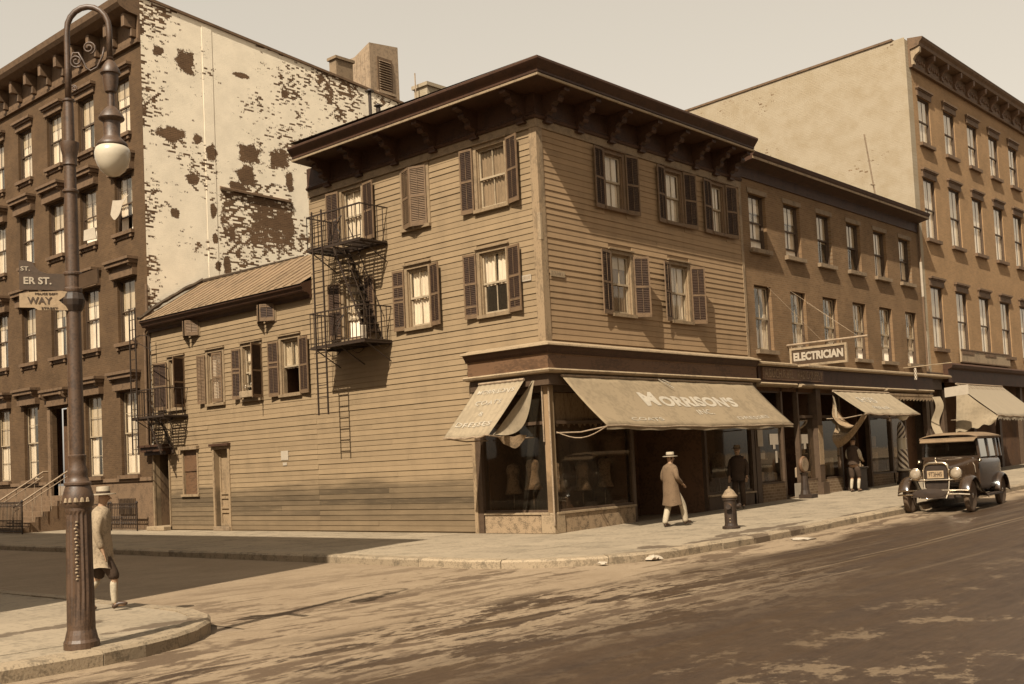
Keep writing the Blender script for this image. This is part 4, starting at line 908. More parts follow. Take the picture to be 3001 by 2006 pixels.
o = mb.build('basement_grille', M_WOODB, BH); mb = MB(); [mb.bar(LFT(19.35+i*.1, .08, .55), LFT(19.35+i*.1, .08, 1.12), .012) for i in range(11)]; mb.build('grille_bars', M_IRON, o)
mb = MB(); mb.tube([(-.09, 18.22, 3.0), (-.09, 18.22, 6.9), (-.05, 18.1, 7.0), (-.05, 18.1, 8.6)], .05, 8); mb.tube([(-.06, 17.98, 3), (-.06, 17.98, 7.2)], .03, 6)
tag(mb.build('downspout', M_HOOD), 'rain pipe in the angle between the brick house and the low wooden house', 'pipe')
# washing over a third floor sill
mb = MB()
def cl(i, j): return LFT(18.9+1.15*i-.0, .16+.10*j+.03*math.sin(i*9), 11.95-.08*math.sin(i*3.1)-(.75*(1-abs(i-.75)*1.15)-.0)*j)
mb.grid(cl, 14, 8); tag(mb.build('washing', M_WHITE, fixn=False, smooth=True), 'white cloth hung out over the upper window sill of the brick house', 'washing')
mb = MB(); mb.add([LFT(21.7, -.05, 10.85), LFT(22.1, .25, 10.78), LFT(22.15, .20, 11.2), LFT(21.8, -.05, 11.3)], [(0,1,2,3)]); tag(mb.build('pillow', M_WHITE, fixn=False, solid=.05), 'white pillow airing on a brick house window sill', 'pillow')

# ================================================================= BRICK ROW (right of the corner house)
RB = thing('brick_row_house', 'three storey brick row with six plain sash windows per floor above shops', 'building', (16.6, 4, 0))
R0, R1 = UR+.006, 23.6
r3 = [(10.12, 11.18), (12.38, 13.48), (14.70, 15.78), (17.02, 18.13), (19.30, 20.42), (21.63, 22.75)]
r2 = [(10.15, 11.22), (12.50, 13.55), (14.80, 15.88), (17.13, 18.22), (19.42, 20.55), (21.83, 22.90)]
hs = [(a, b, 8.03, 9.78) for a, b in r3]+[(a, b, 4.86, 6.90) for a, b in r2]
wall(RGT, R0, R1, 4.4, 10.2, hs, M_BRB, RB, thick=.22)
curt3 = (('full', .12, .3), ('full', .1, .25), (None, .55, 0), (None, .45, 0), ('full', 0, 0), ('full', 0, .1)); curt2 = (('tied', 0, 0), ('tied', 0, .25), ('tied', 0, .5), ('tied', .3, .4), ('tied', 0, .5), ('tied', 0, .5))
for i, ((a, b), (c, bl, op)) in enumerate(zip(r3, curt3)):
    w = sash_window(RGT, a, b, 8.03, 9.78, RB, casing=0, cmat=M_DSASH, smat=M_DSASH, rec=.10, reveal=.24, curt=c, blind=bl, open_=op)
    mb = MB(); fbox(mb, RGT, a-.08, b+.08, .0, .03, 9.78, 9.93); mb.build('lintel', M_STONE, w)
    mb = MB(); fbox(mb, RGT, a-.10, b+.10, 0, .13, 7.90, 8.03); mb.build('sill', M_STONE, w)
for i, ((a, b), (c, bl, op)) in enumerate(zip(r2, curt2)):
    w = sash_window(RGT, a, b, 4.86, 6.90, RB, casing=0, cmat=M_DSASH, smat=M_SASH, rec=.10, reveal=.24, curt=c, blind=bl, open_=op)
    mb = MB(); fbox(mb, RGT, a-.10, b+.10, 0, .13, 4.74, 4.86); mb.build('sill', M_STONE, w)
mb = MB(); mb.quad(Vector((R0, 9, 0)), Vector((R1, 9, 0)), Vector((R1, 9, 10.6)), Vector((R0, 9, 10.6))); mb.quad(Vector((R0, -.4, 10.92)), Vector((R1, -.4, 10.92)), Vector((R1, 9, 10.6)), Vector((R0, 9, 10.6))); mb.quad(Vector((R0, 0, 9)), Vector((R0, 9, 9)), Vector((R0, 9, 10.6)), Vector((R0, 0, 10.9)))
mb.quad(Vector((R1, 0, 0)), Vector((R1, 9, 0)), Vector((R1, 9, 10.6)), Vector((R1, 0, 10.9))); mb.build('roof', M_TAR, RB, fixn=False)
sweep1(RGT, R0, R1, [(.0, 10.20), (.05, 10.20), (.05, 10.24), (.03, 10.25), (.03, 10.55), (.10, 10.58), (.35, 10.64), (.50, 10.66), (.50, 10.74), (.54, 10.78), (.58, 10.88), (.0, 10.95)], M_CORN, RB, 'cornice')
mb = MB(); fbox(mb, RGT, R0, R1, .5, .515, 10.665, 10.74); mb.build('cornice_bead', M_TRIM, RB)
mb = MB(); mb.tube([RGT(23.52, .08, z) for z in (10.55, 4.6)], .045, 8); o = mb.build('downspout', M_HOOD, RB)
mb = MB(); mb.tube([RGT(23.52, .085, z) for z in (9.0, 7.6)], .052, 8); mb.tube([RGT(23.55, .085, z) for z in (6.2, 4.7)], .052, 8); mb.build('pipe_section', M_WHITE, o)
# shop fascia of the row
sweep1(RGT, R0, 25.3, [(.0, 4.52), (.30, 4.46), (.36, 4.43), (.36, 4.38), (.28, 4.34), (.0, 4.34)], M_LEDGE, RB, 'shop_cornice')
sweep1(RGT, R0+.12, R1-.0, [(.0, 4.335), (.20, 4.335), (.20, 3.84), (.0, 3.84)], M_CORN, RB, 'fascia')
for a, b in ((R0+.02, 12.0), (12.3, 18.75), (18.95, 23.4)): sweep1(RGT, a, b, [(.0, 3.83), (.30, 3.83), (.34, 3.79), (.30, 3.74), (.0, 3.72)], M_LEDGE, RB, 'fascia_ledge')
mb = MB(); fbox(mb, RGT, 9.95, 14.0, .20, .24, 3.92, 4.30); SG = mb.build('painted_fascia_board', M_FASC, RB)
M_FADE = mat('faded_lettering', (.20, .145, .09), .7, .4, 8, bmp=0)
text('A.BUCH.R.BEL', .30, frame_mtx(RGT(11.0, .242, 4.11), (1, 0, 0), (0, 0, 1)), M_FADE, SG, width=1.85, height=.27)
text('RADIO SUPPLY', .30, frame_mtx(RGT(13.05, .242, 4.11), (1, 0, 0), (0, 0, 1)), M_FADE, SG, width=1.7, height=.27)
# shop fronts
mb = MB(); g = gz(14)
for a, b in ((R0+.01, 9.95), (11.42, 11.52), (12.5, 12.6), (15.5, 15.62), (17.85, 17.97), (19.75, 19.87), (21.1, 21.2), (23.3, R1)): fbox(mb, RGT, a, b, -.16, .0, gz(a), 3.72)
for a, b in ((9.95, 11.42), (12.6, 13.65), (14.3, 15.5), (17.97, 19.75), (19.87, 21.1)): fbox(mb, RGT, a, b, -.12, -.04, 2.75, 2.84); fbox(mb, RGT, a, b, -.12, -.04, 3.55, 3.72); fbox(mb, RGT, a, b, -.14, .0, g+.48, g+.54)
mb.build('shop_frame', M_DSASH, RB)
mb = MB(); fbox(mb, RGT, 13.65, 13.98, -.2, .10, gz(13), 3.72); fbox(mb, RGT, 13.60, 14.03, -.1, .20, gz(13), .62); mb.build('shop_post', M_DSASH, RB)
mb = MB(); fbox(mb, RGT, 13.66, 13.97, .101, .11, 1.2, 2.5); mb.build('worn_board', M_TRIM, RB)
M_SBR, _ = brick_mat('shop_brick', (.20, .14, .085), (.15, .10, .06), (.30, .235, .16), 'x', bh=.09, bw_=.24)
for a, b in ((9.97, 11.42), (12.6, 13.62), (14.12, 15.5), (17.97, 21.1)): mb = MB(); fbox(mb, RGT, a, b, -.12, .0, gz(a)-.02, g+.48); mb.build('bulkhead', M_SBR, RB)
for a, b, z0, z1 in ((9.97, 11.4, g+.56, 2.73), (12.62, 13.63, g+.56, 2.73), (14.1, 15.48, g+.56, 2.73), (17.99, 19.73, g+.56, 2.73), (19.89, 21.08, g+.56, 2.73)):
    mb = MB(); mb.quad(RGT(a, -.08, z0), RGT(b, -.08, z0), RGT(b, -.08, z1), RGT(a, -.08, z1)); mb.build('shop_pane', M_SGLASS, RB, fixn=False)
mb = MB(); mb.box(R0+.05, R1-.05, 1.9, 1.93, 0, 4.4); mb.box(R0+.05, R1, .2, 1.9, 3.72, 3.75); mb.box(R0+.02, R0+.05, 0.0, 1.9, 0, 3.8); mb.box(13.75, 13.8, .2, 1.9, 0, 3.8); mb.box(17.5, 17.55, .3, 1.9, 0, 3.8); mb.box(21.15, R1, .6, .64, 0, 3.8)
mb.box(R0+.02, R1-.02, .0, .06, 3.6, 4.42); mb.build('shop_interior', M_DARK, RB)
mb = MB(); mb.add([RGT(R0, 0, gz(R0)+.02), RGT(R1, 0, gz(R1)+.02), RGT(R1, -1.9, gz(R1)+.02), RGT(R0, -1.9, gz(R0)+.02)], [(0,1,2,3)]); mb.build('shop_floor', M_WOODB, RB, fixn=False)
M_GOODS = mat('shop_goods', (.16, .115, .07), .7, .6, 5)
for i, (x, z, w, h) in enumerate(((10.2, .8, .25, .3), (10.7, .8, .3, .5), (11.1, .8, .15, .25), (12.8, .8, .2, .35), (13.25, .8, .3, .2), (14.4, .8, .3, .4), (15.0, .8, .25, .6), (18.3, .8, .35, .3), (18.7, .8, .2, .7), (20.1, .8, .3, .4), (20.6, .8, .25, .3), (10.4, 1.5, .2, .25), (13.0, 1.6, .25, .3), (20.2, 1.6, .4, .25), (20.4, 1.25, .3, .2), (18.5, 1.7, .3, .4))):
    mb = MB(); mb.box(x, x+w, .18, .40, z, z+h)
    if z > 1.2: mb.box(x-.1, x+w+.1, .16, .42, z-.03, z)
    mb.build('display_goods', M_GOODS if i % 3 else M_CURT2, RB, bev=.03)
def paper(x0, x1, z0, z1, label, S=RGT, d=-.06, m=None, extra=None):
    mb = MB(); fbox(mb, S, x0, x1, d, d+.006, z0, z1)
    if extra: fbox(mb, S, *extra[:2], d, d+.006, *extra[2:])
    return tag(mb.build('notice', m or M_WHITE), label, 'notice', 'white notices on the shop fronts')
paper(10.68, 11.2, 1.92, 2.26, 'square white notice in the first radio shop window', extra=(10.86, 11.0, 1.78, 1.92))
paper(12.70, 13.2, 1.92, 2.22, 'square white notice in the second radio shop window', extra=(12.9, 13.05, 1.74, 1.92))
paper(9.78, 10.10, 1.88, 2.62, 'tall white banner hanging on the post between the two shops', d=.02)
paper(10.02, 10.30, 1.50, 1.68, 'small white card low in the radio shop window')
paper(12.03, 12.55, gz(12), .66, 'white enamel panel standing at the radio shop doorway', d=-.02)
paper(11.0, 11.12, 1.35, 1.72, 'narrow white figure cut-out card in the radio shop window', d=-.07)
mb = MB(); fbox(mb, LFT, 10.26, 10.62, .032, .038, 2.14, 2.42); tag(mb.build('notice', M_WHITE), 'square white notice tacked to the low house clapboards', 'notice', 'papers on the low house wall')
mb = MB(); fbox(mb, LFT, 10.34, 10.54, .032, .038, 1.98, 2.07); tag(mb.build('notice', M_WHITE), 'small white paper scrap below the square notice', 'notice', 'papers on the low house wall')
# weighing machine outside the radio shop
ws = thing('weighing_scale', 'penny weighing scale with a round mirror head outside the radio shop', 'scale', (11.95, -.45, gz(12)))
z = gz(12); mb = MB(); mb.box(11.75, 12.15, -.70, -.25, z, z+.12); mb.lathe([(.16, .12), (.13, .25), (.10, .7), (.14, .8)], (11.95, -.38, z), 12); mb.build('stand', M_IRON, ws, smooth=False)
mb = MB(); mb.lathe([(.0, -.05), (.25, -.05), (.28, 0), (.25, .05), (0, .05)], (11.95, -.38, z+1.05), 24, mtx=Matrix.Rotation(pi/2, 4, 'X')); mb.build('head', M_FASC, ws)
mb = MB(); mb.lathe([(.0, .05), (.21, .05), (.21, .06), (0, .06)], (11.95, -.38, z+1.05), 24, mtx=Matrix.Rotation(pi/2, 4, 'X')); mb.build('mirror', M_STONE, ws)

# ================================================================= TALL TENEMENT (right)
TB = thing('tall_brick_tenement', 'tall pale-walled brick tenement with a scrolled cornice at the right', 'building', (31, 6, 0))
T0, T1 = 23.62, 42.0; ZC = 17.1
bx_ = [24.60, 27.42, 30.24, 33.06, 35.88, 38.7]; tr = [(14.10, 16.05), (10.12, 12.66), (5.60, 8.16)]
th = [(b, b+1.26, c, d) for b in bx_ for c, d in tr]
wall(RGT, T0+.5, T1, 4.6, ZC, th, M_BRC, TB); wall(RGT, T0, T0+.5, 4.6, ZC, [], M_WWR, TB, name='quoin_strip')
for bi, b in enumerate(bx_):
    for ri, (c, d) in enumerate(tr):
        w = sash_window(RGT, b, b+1.26, c, d, TB, casing=0, cmat=M_DSASH, smat=M_DSASH, rec=.03, reveal=.16, curt=('full', 'wide', 'full')[(bi+ri) % 3], blind=(.35, 0, .5)[(bi+ri) % 3] if ri else 0)
        mb = MB(); fbox(mb, RGT, b-.12, b+1.38, 0, .06, d, d+.24); fbox(mb, RGT, b-.17, b+1.43, 0, .15, d+.29, d+.37); fbox(mb, RGT, b-.14, b+1.40, 0, .10, d+.24, d+.29); mb.build('hood', M_HOOD, w)
        mb = MB(); fbox(mb, RGT, b-.1, b+1.36, 0, .14, c-.14, c); mb.build('sill', M_HOOD, w)
mb = MB(); tz = lambda y: 18.27-.042*y
mb.quad(Vector((T0, 0, 0)), Vector((T0, 16, 0)), Vector((T0, 16, tz(16))), Vector((T0, 0, tz(0)))); mb.build('party_wall', M_WWR, TB, fixn=False)
mb = MB(); mb.add([Vector((x, y, tz(y)+h)) for y in (.5, 16) for x, h in ((T0-.05, 0), (T0-.05, .09), (T0+.3, .09), (T0+.3, 0))], [(0,1,2,3), (4,5,6,7), (0,4,5,1), (1,5,6,2), (2,6,7,3), (3,7,4,0)]); mb.build('coping', M_HOOD, TB)
mb = MB(); mb.quad(Vector((T0, 0, 18.2)), Vector((T1, 0, 18.2)), Vector((T1, 16, 17.55)), Vector((T0, 16, 17.55))); mb.quad(Vector((T1, 0, 0)), Vector((T1, 16, 0)), Vector((T1, 16, 17.5)), Vector((T1, 0, 18.2))); mb.build('roof', M_TAR, TB, fixn=False)
mb = MB(); mb.quad(Vector((T0, 0, ZC)), Vector((T0+.35, 0, ZC)), Vector((T0+.35, 0, 18.2)), Vector((T0, 0, 18.2))); mb.build('parapet_end', M_WWR, TB, fixn=False)
sweep1(RGT, T0+.3, T1, [(.0, ZC-.02), (.14, ZC-.02), (.16, ZC+.06), (.08, ZC+.10), (.08, ZC+.72), (.30, ZC+.76), (.45, ZC+.80), (.48, ZC+.92), (.58, ZC+1.02), (.62, ZC+1.12), (.0, ZC+1.2)], M_HOOD, TB, 'cornice')
for i in range(12):
    u = T0+.45+i*1.55; mb = MB(); pr = [(.08, ZC+.08), (.20, ZC+.10), (.16, ZC+.3), (.26, ZC+.45), (.44, ZC+.55), (.46, ZC+.76), (.08, ZC+.76)]
    n = len(pr); vs = [RGT(uu, d, z) for uu in (u-.09, u+.09) for d, z in pr]; mb.add(vs, [tuple(range(n)), tuple(reversed(range(n, 2*n)))]+[(k, (k+1) % n, n+(k+1) % n, n+k) for k in range(n)]); mb.build('cornice_bracket', M_FASC if i else M_LEDGE, TB)
    if i < 11:
        mb = MB()
        for q in range(5): mb.lathe([(.0, 0), (.09, 0), (.07, .05), (0, .07)], tuple(RGT(u+.33+q*.22, .08, ZC+.36+.05*(q % 2))), 8, mtx=Matrix.Rotation(pi/2, 4, 'X'))
        fbox(mb, RGT, u+.2, u+1.35, .08, .10, ZC+.12, ZC+.18); mb.build('frieze_ornament', M_FASC, TB)
sweep1(RGT, 25.35, T1, [(.0, 5.05), (.30, 5.0), (.40, 4.92), (.36, 4.8), (.2, 4.74), (.2, 4.2), (.0, 4.2)], M_CORN, TB, 'fascia')
mb = MB(); fbox(mb, RGT, T0, T1, -.5, -.45, 0, 4.6); mb.build('shop_interior', M_DARK, TB)
mb = MB()
for a in (23.75, 25.1, 28.5, 31.8, 35, 38): fbox(mb, RGT, a, a+.3, -.2, .0, gz(a), 4.2)
fbox(mb, RGT, T0, 25.4, -.1, .0, 3.9, 4.6); mb.build('shop_pilaster', M_DSASH, TB)
mb = MB(); fbox(mb, RGT, 27.25, 33.5, .05, .12, 5.12, 5.66); SB = mb.build('sign_board', M_LEDGE); tag(SB, 'long pale signboard across the tenement front below its windows', 'sign')
mb = MB(); fbox(mb, RGT, 27.2, 33.55, .12, .15, 5.10, 5.15); fbox(mb, RGT, 27.2, 33.55, .12, .15, 5.63, 5.68); mb.build('moulding', M_HOOD, SB)

mb = MB(); mb.tube([Vector((22.9, 1.2, 10.75)), Vector((21.9, 1.2, 14.2))], .03, 6); mb.bar((22.2, 1.2, 12.2), (22.6, 1.2, 12.25), .03); tag(mb.build('roof_pole', M_POLE), 'thin leaning pole on the brick row roof against the pale wall', 'pole')
mb = MB(); mb.tube([(7.6, 3.4, 10.9), (7.6, 3.4, 12.6)], .10, 10); mb.tube([(7.6, 3.4, 12.55), (7.6, 3.4, 12.72)], .13, 10); tag(mb.build('roof_pipe', M_FASC), 'short capped pipe on the corner house roof', 'pipe')
mb = MB(); mb.tube([(8.6, 3.4, 10.9), (8.55, 3.4, 12.35)], .035, 6); tag(mb.build('roof_rod', M_FASC), 'thin rod on the corner house roof beside the capped pipe', 'pipe')

# opposite houses across the two streets (out of view; they shade the side street and stand in the window reflections)
OB = thing('opposite_brick_house', 'brick house across the side street', 'building', (-22, 12, 0))
wall(lambda u, d, z: Vector((-17.6+d, u, z)), -2.6, 40, 0, 18.3, [(b, b+1.2, c, c+2) for b in [i*2.6 for i in range(14)] for c in (2, 6, 10, 14)], M_BRA, OB)
mb = MB(); mb.quad(Vector((-17.6, -2.6, 0)), Vector((-30, -2.6, 0)), Vector((-30, -2.6, 18.3)), Vector((-17.6, -2.6, 18.3))); mb.quad(Vector((-17.6, -2.6, 18.3)), Vector((-30, -2.6, 18.3)), Vector((-30, 40, 18.3)), Vector((-17.6, 40, 18.3))); mb.build('side_wall', M_BRB, OB, fixn=False)
sweep1(lambda u, d, z: Vector((-17.6+d, u, z)), -2.6, 40, [(.0, 17.6), (.3, 17.8), (.5, 18.2), (.5, 18.35), (0, 18.35)], M_HOOD, OB, 'cornice')
OC = thing('opposite_row_house', 'brick row across the main street', 'building', (5, -26, 0))
SF = lambda u, d, z: Vector((u, -22.2+d, z))
wall(SF, -12, 45, 0, 11.5, [(b, b+1.2, c, c+1.9) for b in [-10+i*2.7 for i in range(20)] for c in (1, 4.6, 8)], M_BRB, OC)
mb = MB(); mb.quad(Vector((-12, -22.2, 11.5)), Vector((45, -22.2, 11.5)), Vector((45, -34, 11.5)), Vector((-12, -34, 11.5))); mb.quad(Vector((-12, -23, 0)), Vector((45, -23, 0)), Vector((45, -23, 11.5)), Vector((-12, -23, 11.5))); mb.build('roof', M_TAR, OC, fixn=False)
# ================================================================= FIRE ESCAPES
def grate(mb, u0, u1, z, d0=.05, d1=1.0):
    n = int((d1-d0)/.075)
    for i in range(n+1): d = d0+(d1-d0)*i/n; fbox(mb, LFT, u0, u1, d-.014, d+.014, z-.02, z)
    for u in (u0, (u0+u1)/2, u1): fbox(mb, LFT, u-.02, u+.02, d0, d1, z-.055, z-.021)
def rail_box(par, u0, u1, z, h=.93, d1=1.0, ends=(1, 1), front=True, gap=None):
    mb = MB(); fbox(mb, LFT, u0, u1, d1-.02, d1+.02, z+h-.02, z+h+.018)
    for u, e in ((u0, ends[0]), (u1, ends[1])):
        if e: fbox(mb, LFT, u-.015, u+.015, .0, d1, z+h-.02, z+h+.012)
    fbox(mb, LFT, u0, u1, d1-.010, d1+.010, z+.06, z+.08); mb.build('top_rail', M_IRON, par)
    pts = []
    n = int((u1-u0)/.16); pts += [(u0+(u1-u0)*i/n, d1) for i in range(n+1)]
    for u, e in ((u0, ends[0]), (u1, ends[1])):
        if e: m = int(d1/.2); pts += [(u, d1*i/m) for i in range(1, m)]
    for u, d in pts: mb = MB(); mb.bar(LFT(u, d, z), LFT(u, d, z+h), .012); mb.build('baluster', M_IRON, par)
def brackets(par, us, z, d1=1.0, drop=.55):
    for u in us:
        mb = MB(); fbox(mb, LFT, u-.02, u+.02, .0, d1, z-.09, z-.056); mb.bar(LFT(u, d1*.9, z-.07), LFT(u, .03, z-drop), .018)
        mb.tube([LFT(u, .03+.5*t*(1), z-.09-.28*t*(1-t)*2) for t in [i/6 for i in range(7)]], .010, 4); mb.build('bracket', M_IRON, par)
def stair(par, ua, za, ub, zb, d0, d1, n):
    mb = MB()
    for d in (d0, d1): mb.bar(LFT(ua, d, za), LFT(ub, d, zb), .028); mb.bar(LFT(ua, d, za+.8), LFT(ub, d, zb+.8), .012); mb.bar(LFT(ub, d, zb), LFT(ub, d, zb+.8), .012); mb.bar(LFT((ua+ub)/2, d, (za+zb)/2), LFT((ua+ub)/2, d, (za+zb)/2+.8), .01)
    mb.build('stair_string', M_IRON, par)
    for i in range(1, n): t = i/n; u = ua+(ub-ua)*t; z = za+(zb-za)*t; mb = MB(); fbox(mb, LFT, u-.10, u+.10, d0, d1, z-.012, z+.012); mb.build('tread', M_IRON, par)
def ladder(par, u0, u1, d, z0, z1, step=.32):
    mb = MB()
    for u in (u0, u1): mb.bar(LFT(u, d, z0), LFT(u, d, z1), .026)
    mb.build('ladder_rail', M_IRON, par)
    for i in range(int((z1-z0)/step)): z = z0+.18+i*step; mb = MB(); mb.bar(LFT(u0, d, z), LFT(u1, d, z), .015); mb.build('rung', M_IRON, par)
FE = thing('fire_escape', 'tall black iron fire escape with two balconies on the corner house', 'fire escape', (-.5, 6.6, 5.2), group='iron fire escapes')
mb = MB(); grate(mb, 5.45, 6.35, 7.95); grate(mb, 7.0, 7.72, 7.95); fbox(mb, LFT, 5.45, 7.72, .98, 1.01, 7.89, 7.96); fbox(mb, LFT, 5.45, 7.72, .04, .10, 7.89, 7.96)
for i in range(4): fbox(mb, LFT, 6.35, 7.0, .05+i*.09, .09+i*.09, 7.93, 7.95)
mb.build('platform', M_IRON, FE)
mb = MB(); n = 26
for i in range(n): d = .05+.95*i/(n-1); fbox(mb, LFT, 5.42, 6.95, d-.017, d+.014, 5.20, 5.225)
fbox(mb, LFT, 5.42, 7.75, .98, 1.01, 5.14, 5.22); fbox(mb, LFT, 5.42, 7.75, .04, .10, 5.14, 5.22)
for u in (5.45, 6.2, 6.95, 7.72): fbox(mb, LFT, u-.02, u+.02, .05, 1.0, 5.14, 5.20)
for i in range(5): d = .06+.3*i/4; fbox(mb, LFT, 6.95, 7.75, d-.02, d+.02, 5.2, 5.22)
mb.build('platform', M_IRON, FE)
mb = MB(); fbox(mb, LFT, 5.46, 7.68, .08, .97, 5.226, 5.24); mb.build('floor_board', M_WOODB, FE)
rail_box(FE, 5.42, 7.72, 7.95); rail_box(FE, 5.42, 7.72, 5.22)
brackets(FE, (5.5, 6.6, 7.65), 7.95); brackets(FE, (5.5, 6.6, 7.65), 5.22)
stair(FE, 6.95, 7.95, 5.65, 5.25, .18, .70, 12)
ladder(FE, 7.04, 7.46, 1.02, 3.30, 9.0)
mb = MB(); fbox(mb, LFT, 5.62, 5.75, .75, .88, 5.25, 5.62); tag(mb.build('milk_can', M_WHITE, bev=.02), 'small white box standing on the lower fire escape balcony', 'box')
mb = MB(); mb.tube([LFT(7.0, .5, 8.0), LFT(6.9, .5, 8.4), LFT(7.05, .6, 8.7), LFT(6.9, .4, 8.9), LFT(7.1, .5, 8.55), LFT(7.2, .55, 8.2)], .02, 5); mb.tube([LFT(7.3, .5, 5.3), LFT(7.1, .55, 5.7), LFT(7.0, .4, 6.1), LFT(7.2, .5, 5.9)], .02, 5)
mb.build('counterweight_arm', M_IRON, FE)
FE2 = thing('fire_escape', 'small black iron fire escape with one balcony on the low wooden house', 'fire escape', (-.5, 16.6, 3.9), group='iron fire escapes')
mb = MB(); grate(mb, 15.7, 16.6, 3.86, d1=.92); fbox(mb, LFT, 15.7, 17.75, .90, .93, 3.80, 3.87); fbox(mb, LFT, 15.7, 17.75, .04, .1, 3.8, 3.87); grate(mb, 17.2, 17.75, 3.86, d1=.92); mb.build('platform', M_IRON, FE2)
rail_box(FE2, 15.7, 17.75, 3.86, d1=.92, h=.9); brackets(FE2, (15.75, 16.7, 17.7), 3.86, d1=.92)
ladder(FE2, 17.3, 17.68, .96, 2.6, 7.6, .34)
mb = MB(); mb.tube([LFT(17.5, .96, 6.55), LFT(17.0, .96, 6.62), LFT(16.55, .9, 6.55), LFT(16.5, .9, 5.9)], .018, 5); mb.bar(LFT(17.5, .96, 6.5), LFT(16.5, .9, 6.1), .015); mb.build('ladder_hook', M_IRON, FE2)
stair(FE2, 17.15, 3.86, 16.3, 2.6, .25, .7, 6)
mb = MB(); fbox(mb, LFT, 11.55, 12.4, .02, .24, 4.16, 4.36)
fb = tag(mb.build('flower_box', M_LEDGE, bev=.01), 'white painted flower box under the low house window', 'flower box')
fl = thing('potted_plant', 'small pale flowers in the white flower box', 'plant', tuple(LFT(12, .13, 4.36)))
mb = MB(); random.seed(3)
for i in range(60):
    p = LFT(11.65+.65*random.random(), .13+.1*random.uniform(-.6, .6), 4.36+.26*random.random()); a = Vector((random.uniform(-1, 1), random.uniform(-1, 1), random.uniform(-1, 1))).normalized()*.035; b_ = a.orthogonal().normalized()*.022
    mb.add([p-a, p+b_, p+a, p-b_], [(0,1,2,3)], 0 if i % 4 else 1)
mb.build('foliage', [mat('leaf', (.09, .065, .035), .8, .3, 5, bmp=0), M_WHITE], fl, fixn=False)

# ================================================================= AWNINGS
def awning(name, label, S, u0, u1, d0, z0, d1, z1, material, valance=.0, sag=.05, scallop=0, stripes=None, curl=0):
    t = thing(name, label, 'awning', tuple(S((u0+u1)/2, d0, z0)), group='shop awnings')
    mb = MB()
    def fn(i, j):
        u = u0+(u1-u0)*i; w = .012*math.sin(i*23)*j+.008*math.sin(i*57+j*3)
        return S(u, d0+(d1-d0)*j, z0+(z1-z0)*j-sag*math.sin(pi*j)+w-.04*math.sin(pi*i)*j)
    t_ = fn
    mb.grid(fn, 60, 10); o = mb.build('canvas', material, t, fixn=False, smooth=True, solid=.006)
    if valance:
        mb = MB()
        def fv(i, j):
            h = valance*(1-(.35*abs(math.sin(i*scallop*pi)) if scallop else 0)) if j == 1 else valance*j
            q = fn(i, 1); return q+Vector((0, 0, -(h if j == 1 else valance*.5*j)))+(S(0, .012*math.sin(i*40)*j, 0)-S(0, 0, 0))
        mb.grid(fv, 120, 2); mb.build('valance', material, t, fixn=False)
    mb = MB(); f = lambda i: fn(i, 1)+Vector((0, 0, -.02)); mb.tube([f(i/12) for i in range(13)], .022, 6)
    for u in (u0, u1): mb.tube([S(u, d1, z1-.03), S(u, d1*.5, z1-.12), S(u, .02, z1-.10)], .016, 6)
    mb.tube([S(u0, d0, z0+.02), S(u1, d0, z0+.02)], .035, 8); mb.build('frame', M_POLE, t); return t, fn
AR, fr_ = awning('main_awning', 'long tan canvas awning lettered with a shop name over the corner shop window', RGT, .22, 9.22, .26, 3.74, 1.52, 2.50, M_CANV, valance=.10)
def on_awn(S, u, d0, z0, d1, z1, t): return S(u, d0+(d1-d0)*t, z0+(z1-z0)*t)
def drape(s, fn, u0, u1, L, uc, tc, w, h, par, material, flip=1, bold=.01):
    """lettering laid on the sagging canvas: flat letters mapped through the canvas surface"""
    o = text(s, .5, Matrix.Identity(4), material, par, width=w, height=h, ext=.0, bold=bold); me = o.data
    bm = bmesh.new(); bm.from_mesh(me); bmesh.ops.triangulate(bm, faces=bm.faces); bmesh.ops.subdivide_edges(bm, edges=[e for e in bm.edges if e.calc_length() > .12], cuts=2); 
    nrm = (fn(.5, .6)-fn(.5, .4)).cross(fn(.6, .5)-fn(.4, .5)).normalized(); nrm = nrm if nrm.z > 0 else -nrm
    for v in bm.verts:
        i = (uc+flip*v.co.x-u0)/(u1-u0); j = tc-v.co.y/L; v.co = fn(i, j)+nrm*(.016+v.co.z)
    bm.to_mesh(me); bm.free(); return o
def awtext(s, u, t, w, h, bold=.01): drape(s, fr_, .22, 9.22, 1.77, u, t, w, h, AR, M_PAINTW, 1, bold)
awtext("M", 3.05, .42, .62, .50, .022); awtext("ORRISON'S", 5.35, .45, 3.75, .40, .022); awtext('INC.', 5.15, .68, .75, .20, bold=.004)
awtext('COATS', 2.15, .85, 1.35, .13, bold=.004); awtext('DRESSES', 7.35, .82, 1.7, .13, bold=.004)
mb = MB(); mb.tube([on_awn(RGT, 4.2+.35*t, .26, 3.76, 1.52, 2.52, .02+.20*t)+Vector((0, -.02, .03)) for t in (0, .3, .6, 1)], .014, 5); mb.tube([on_awn(RGT, 4.35+.3*math.sin(t*3), .26, 3.76, 1.52, 2.52, .02+.08*math.sin(t*pi))+Vector((0, -.02, .03)) for t in (0, .25, .5, .75, 1)], .008, 5); mb.build('pull_rope', M_PAINTW, AR)
mb = MB(); mb.tube([RGT(.22+.0*t, 1.52-1.5*t, 2.47-.20*math.sin(pi*t)-.05*t) for t in [i/8 for i in range(9)]], .014, 5); mb.build('sagging_rope', M_POLE, AR)
AL, fl_ = awning('side_awning', 'pale canvas awning over the side window of the corner shop', LFT, .52, 2.02, .26, 3.70, 1.58, 2.42, M_CANVL, sag=.03)
def altext(s, u, t, w, h): drape(s, fl_, .52, 2.02, 1.84, u, t, w, h, AL, M_PAINTW, -1, .003)
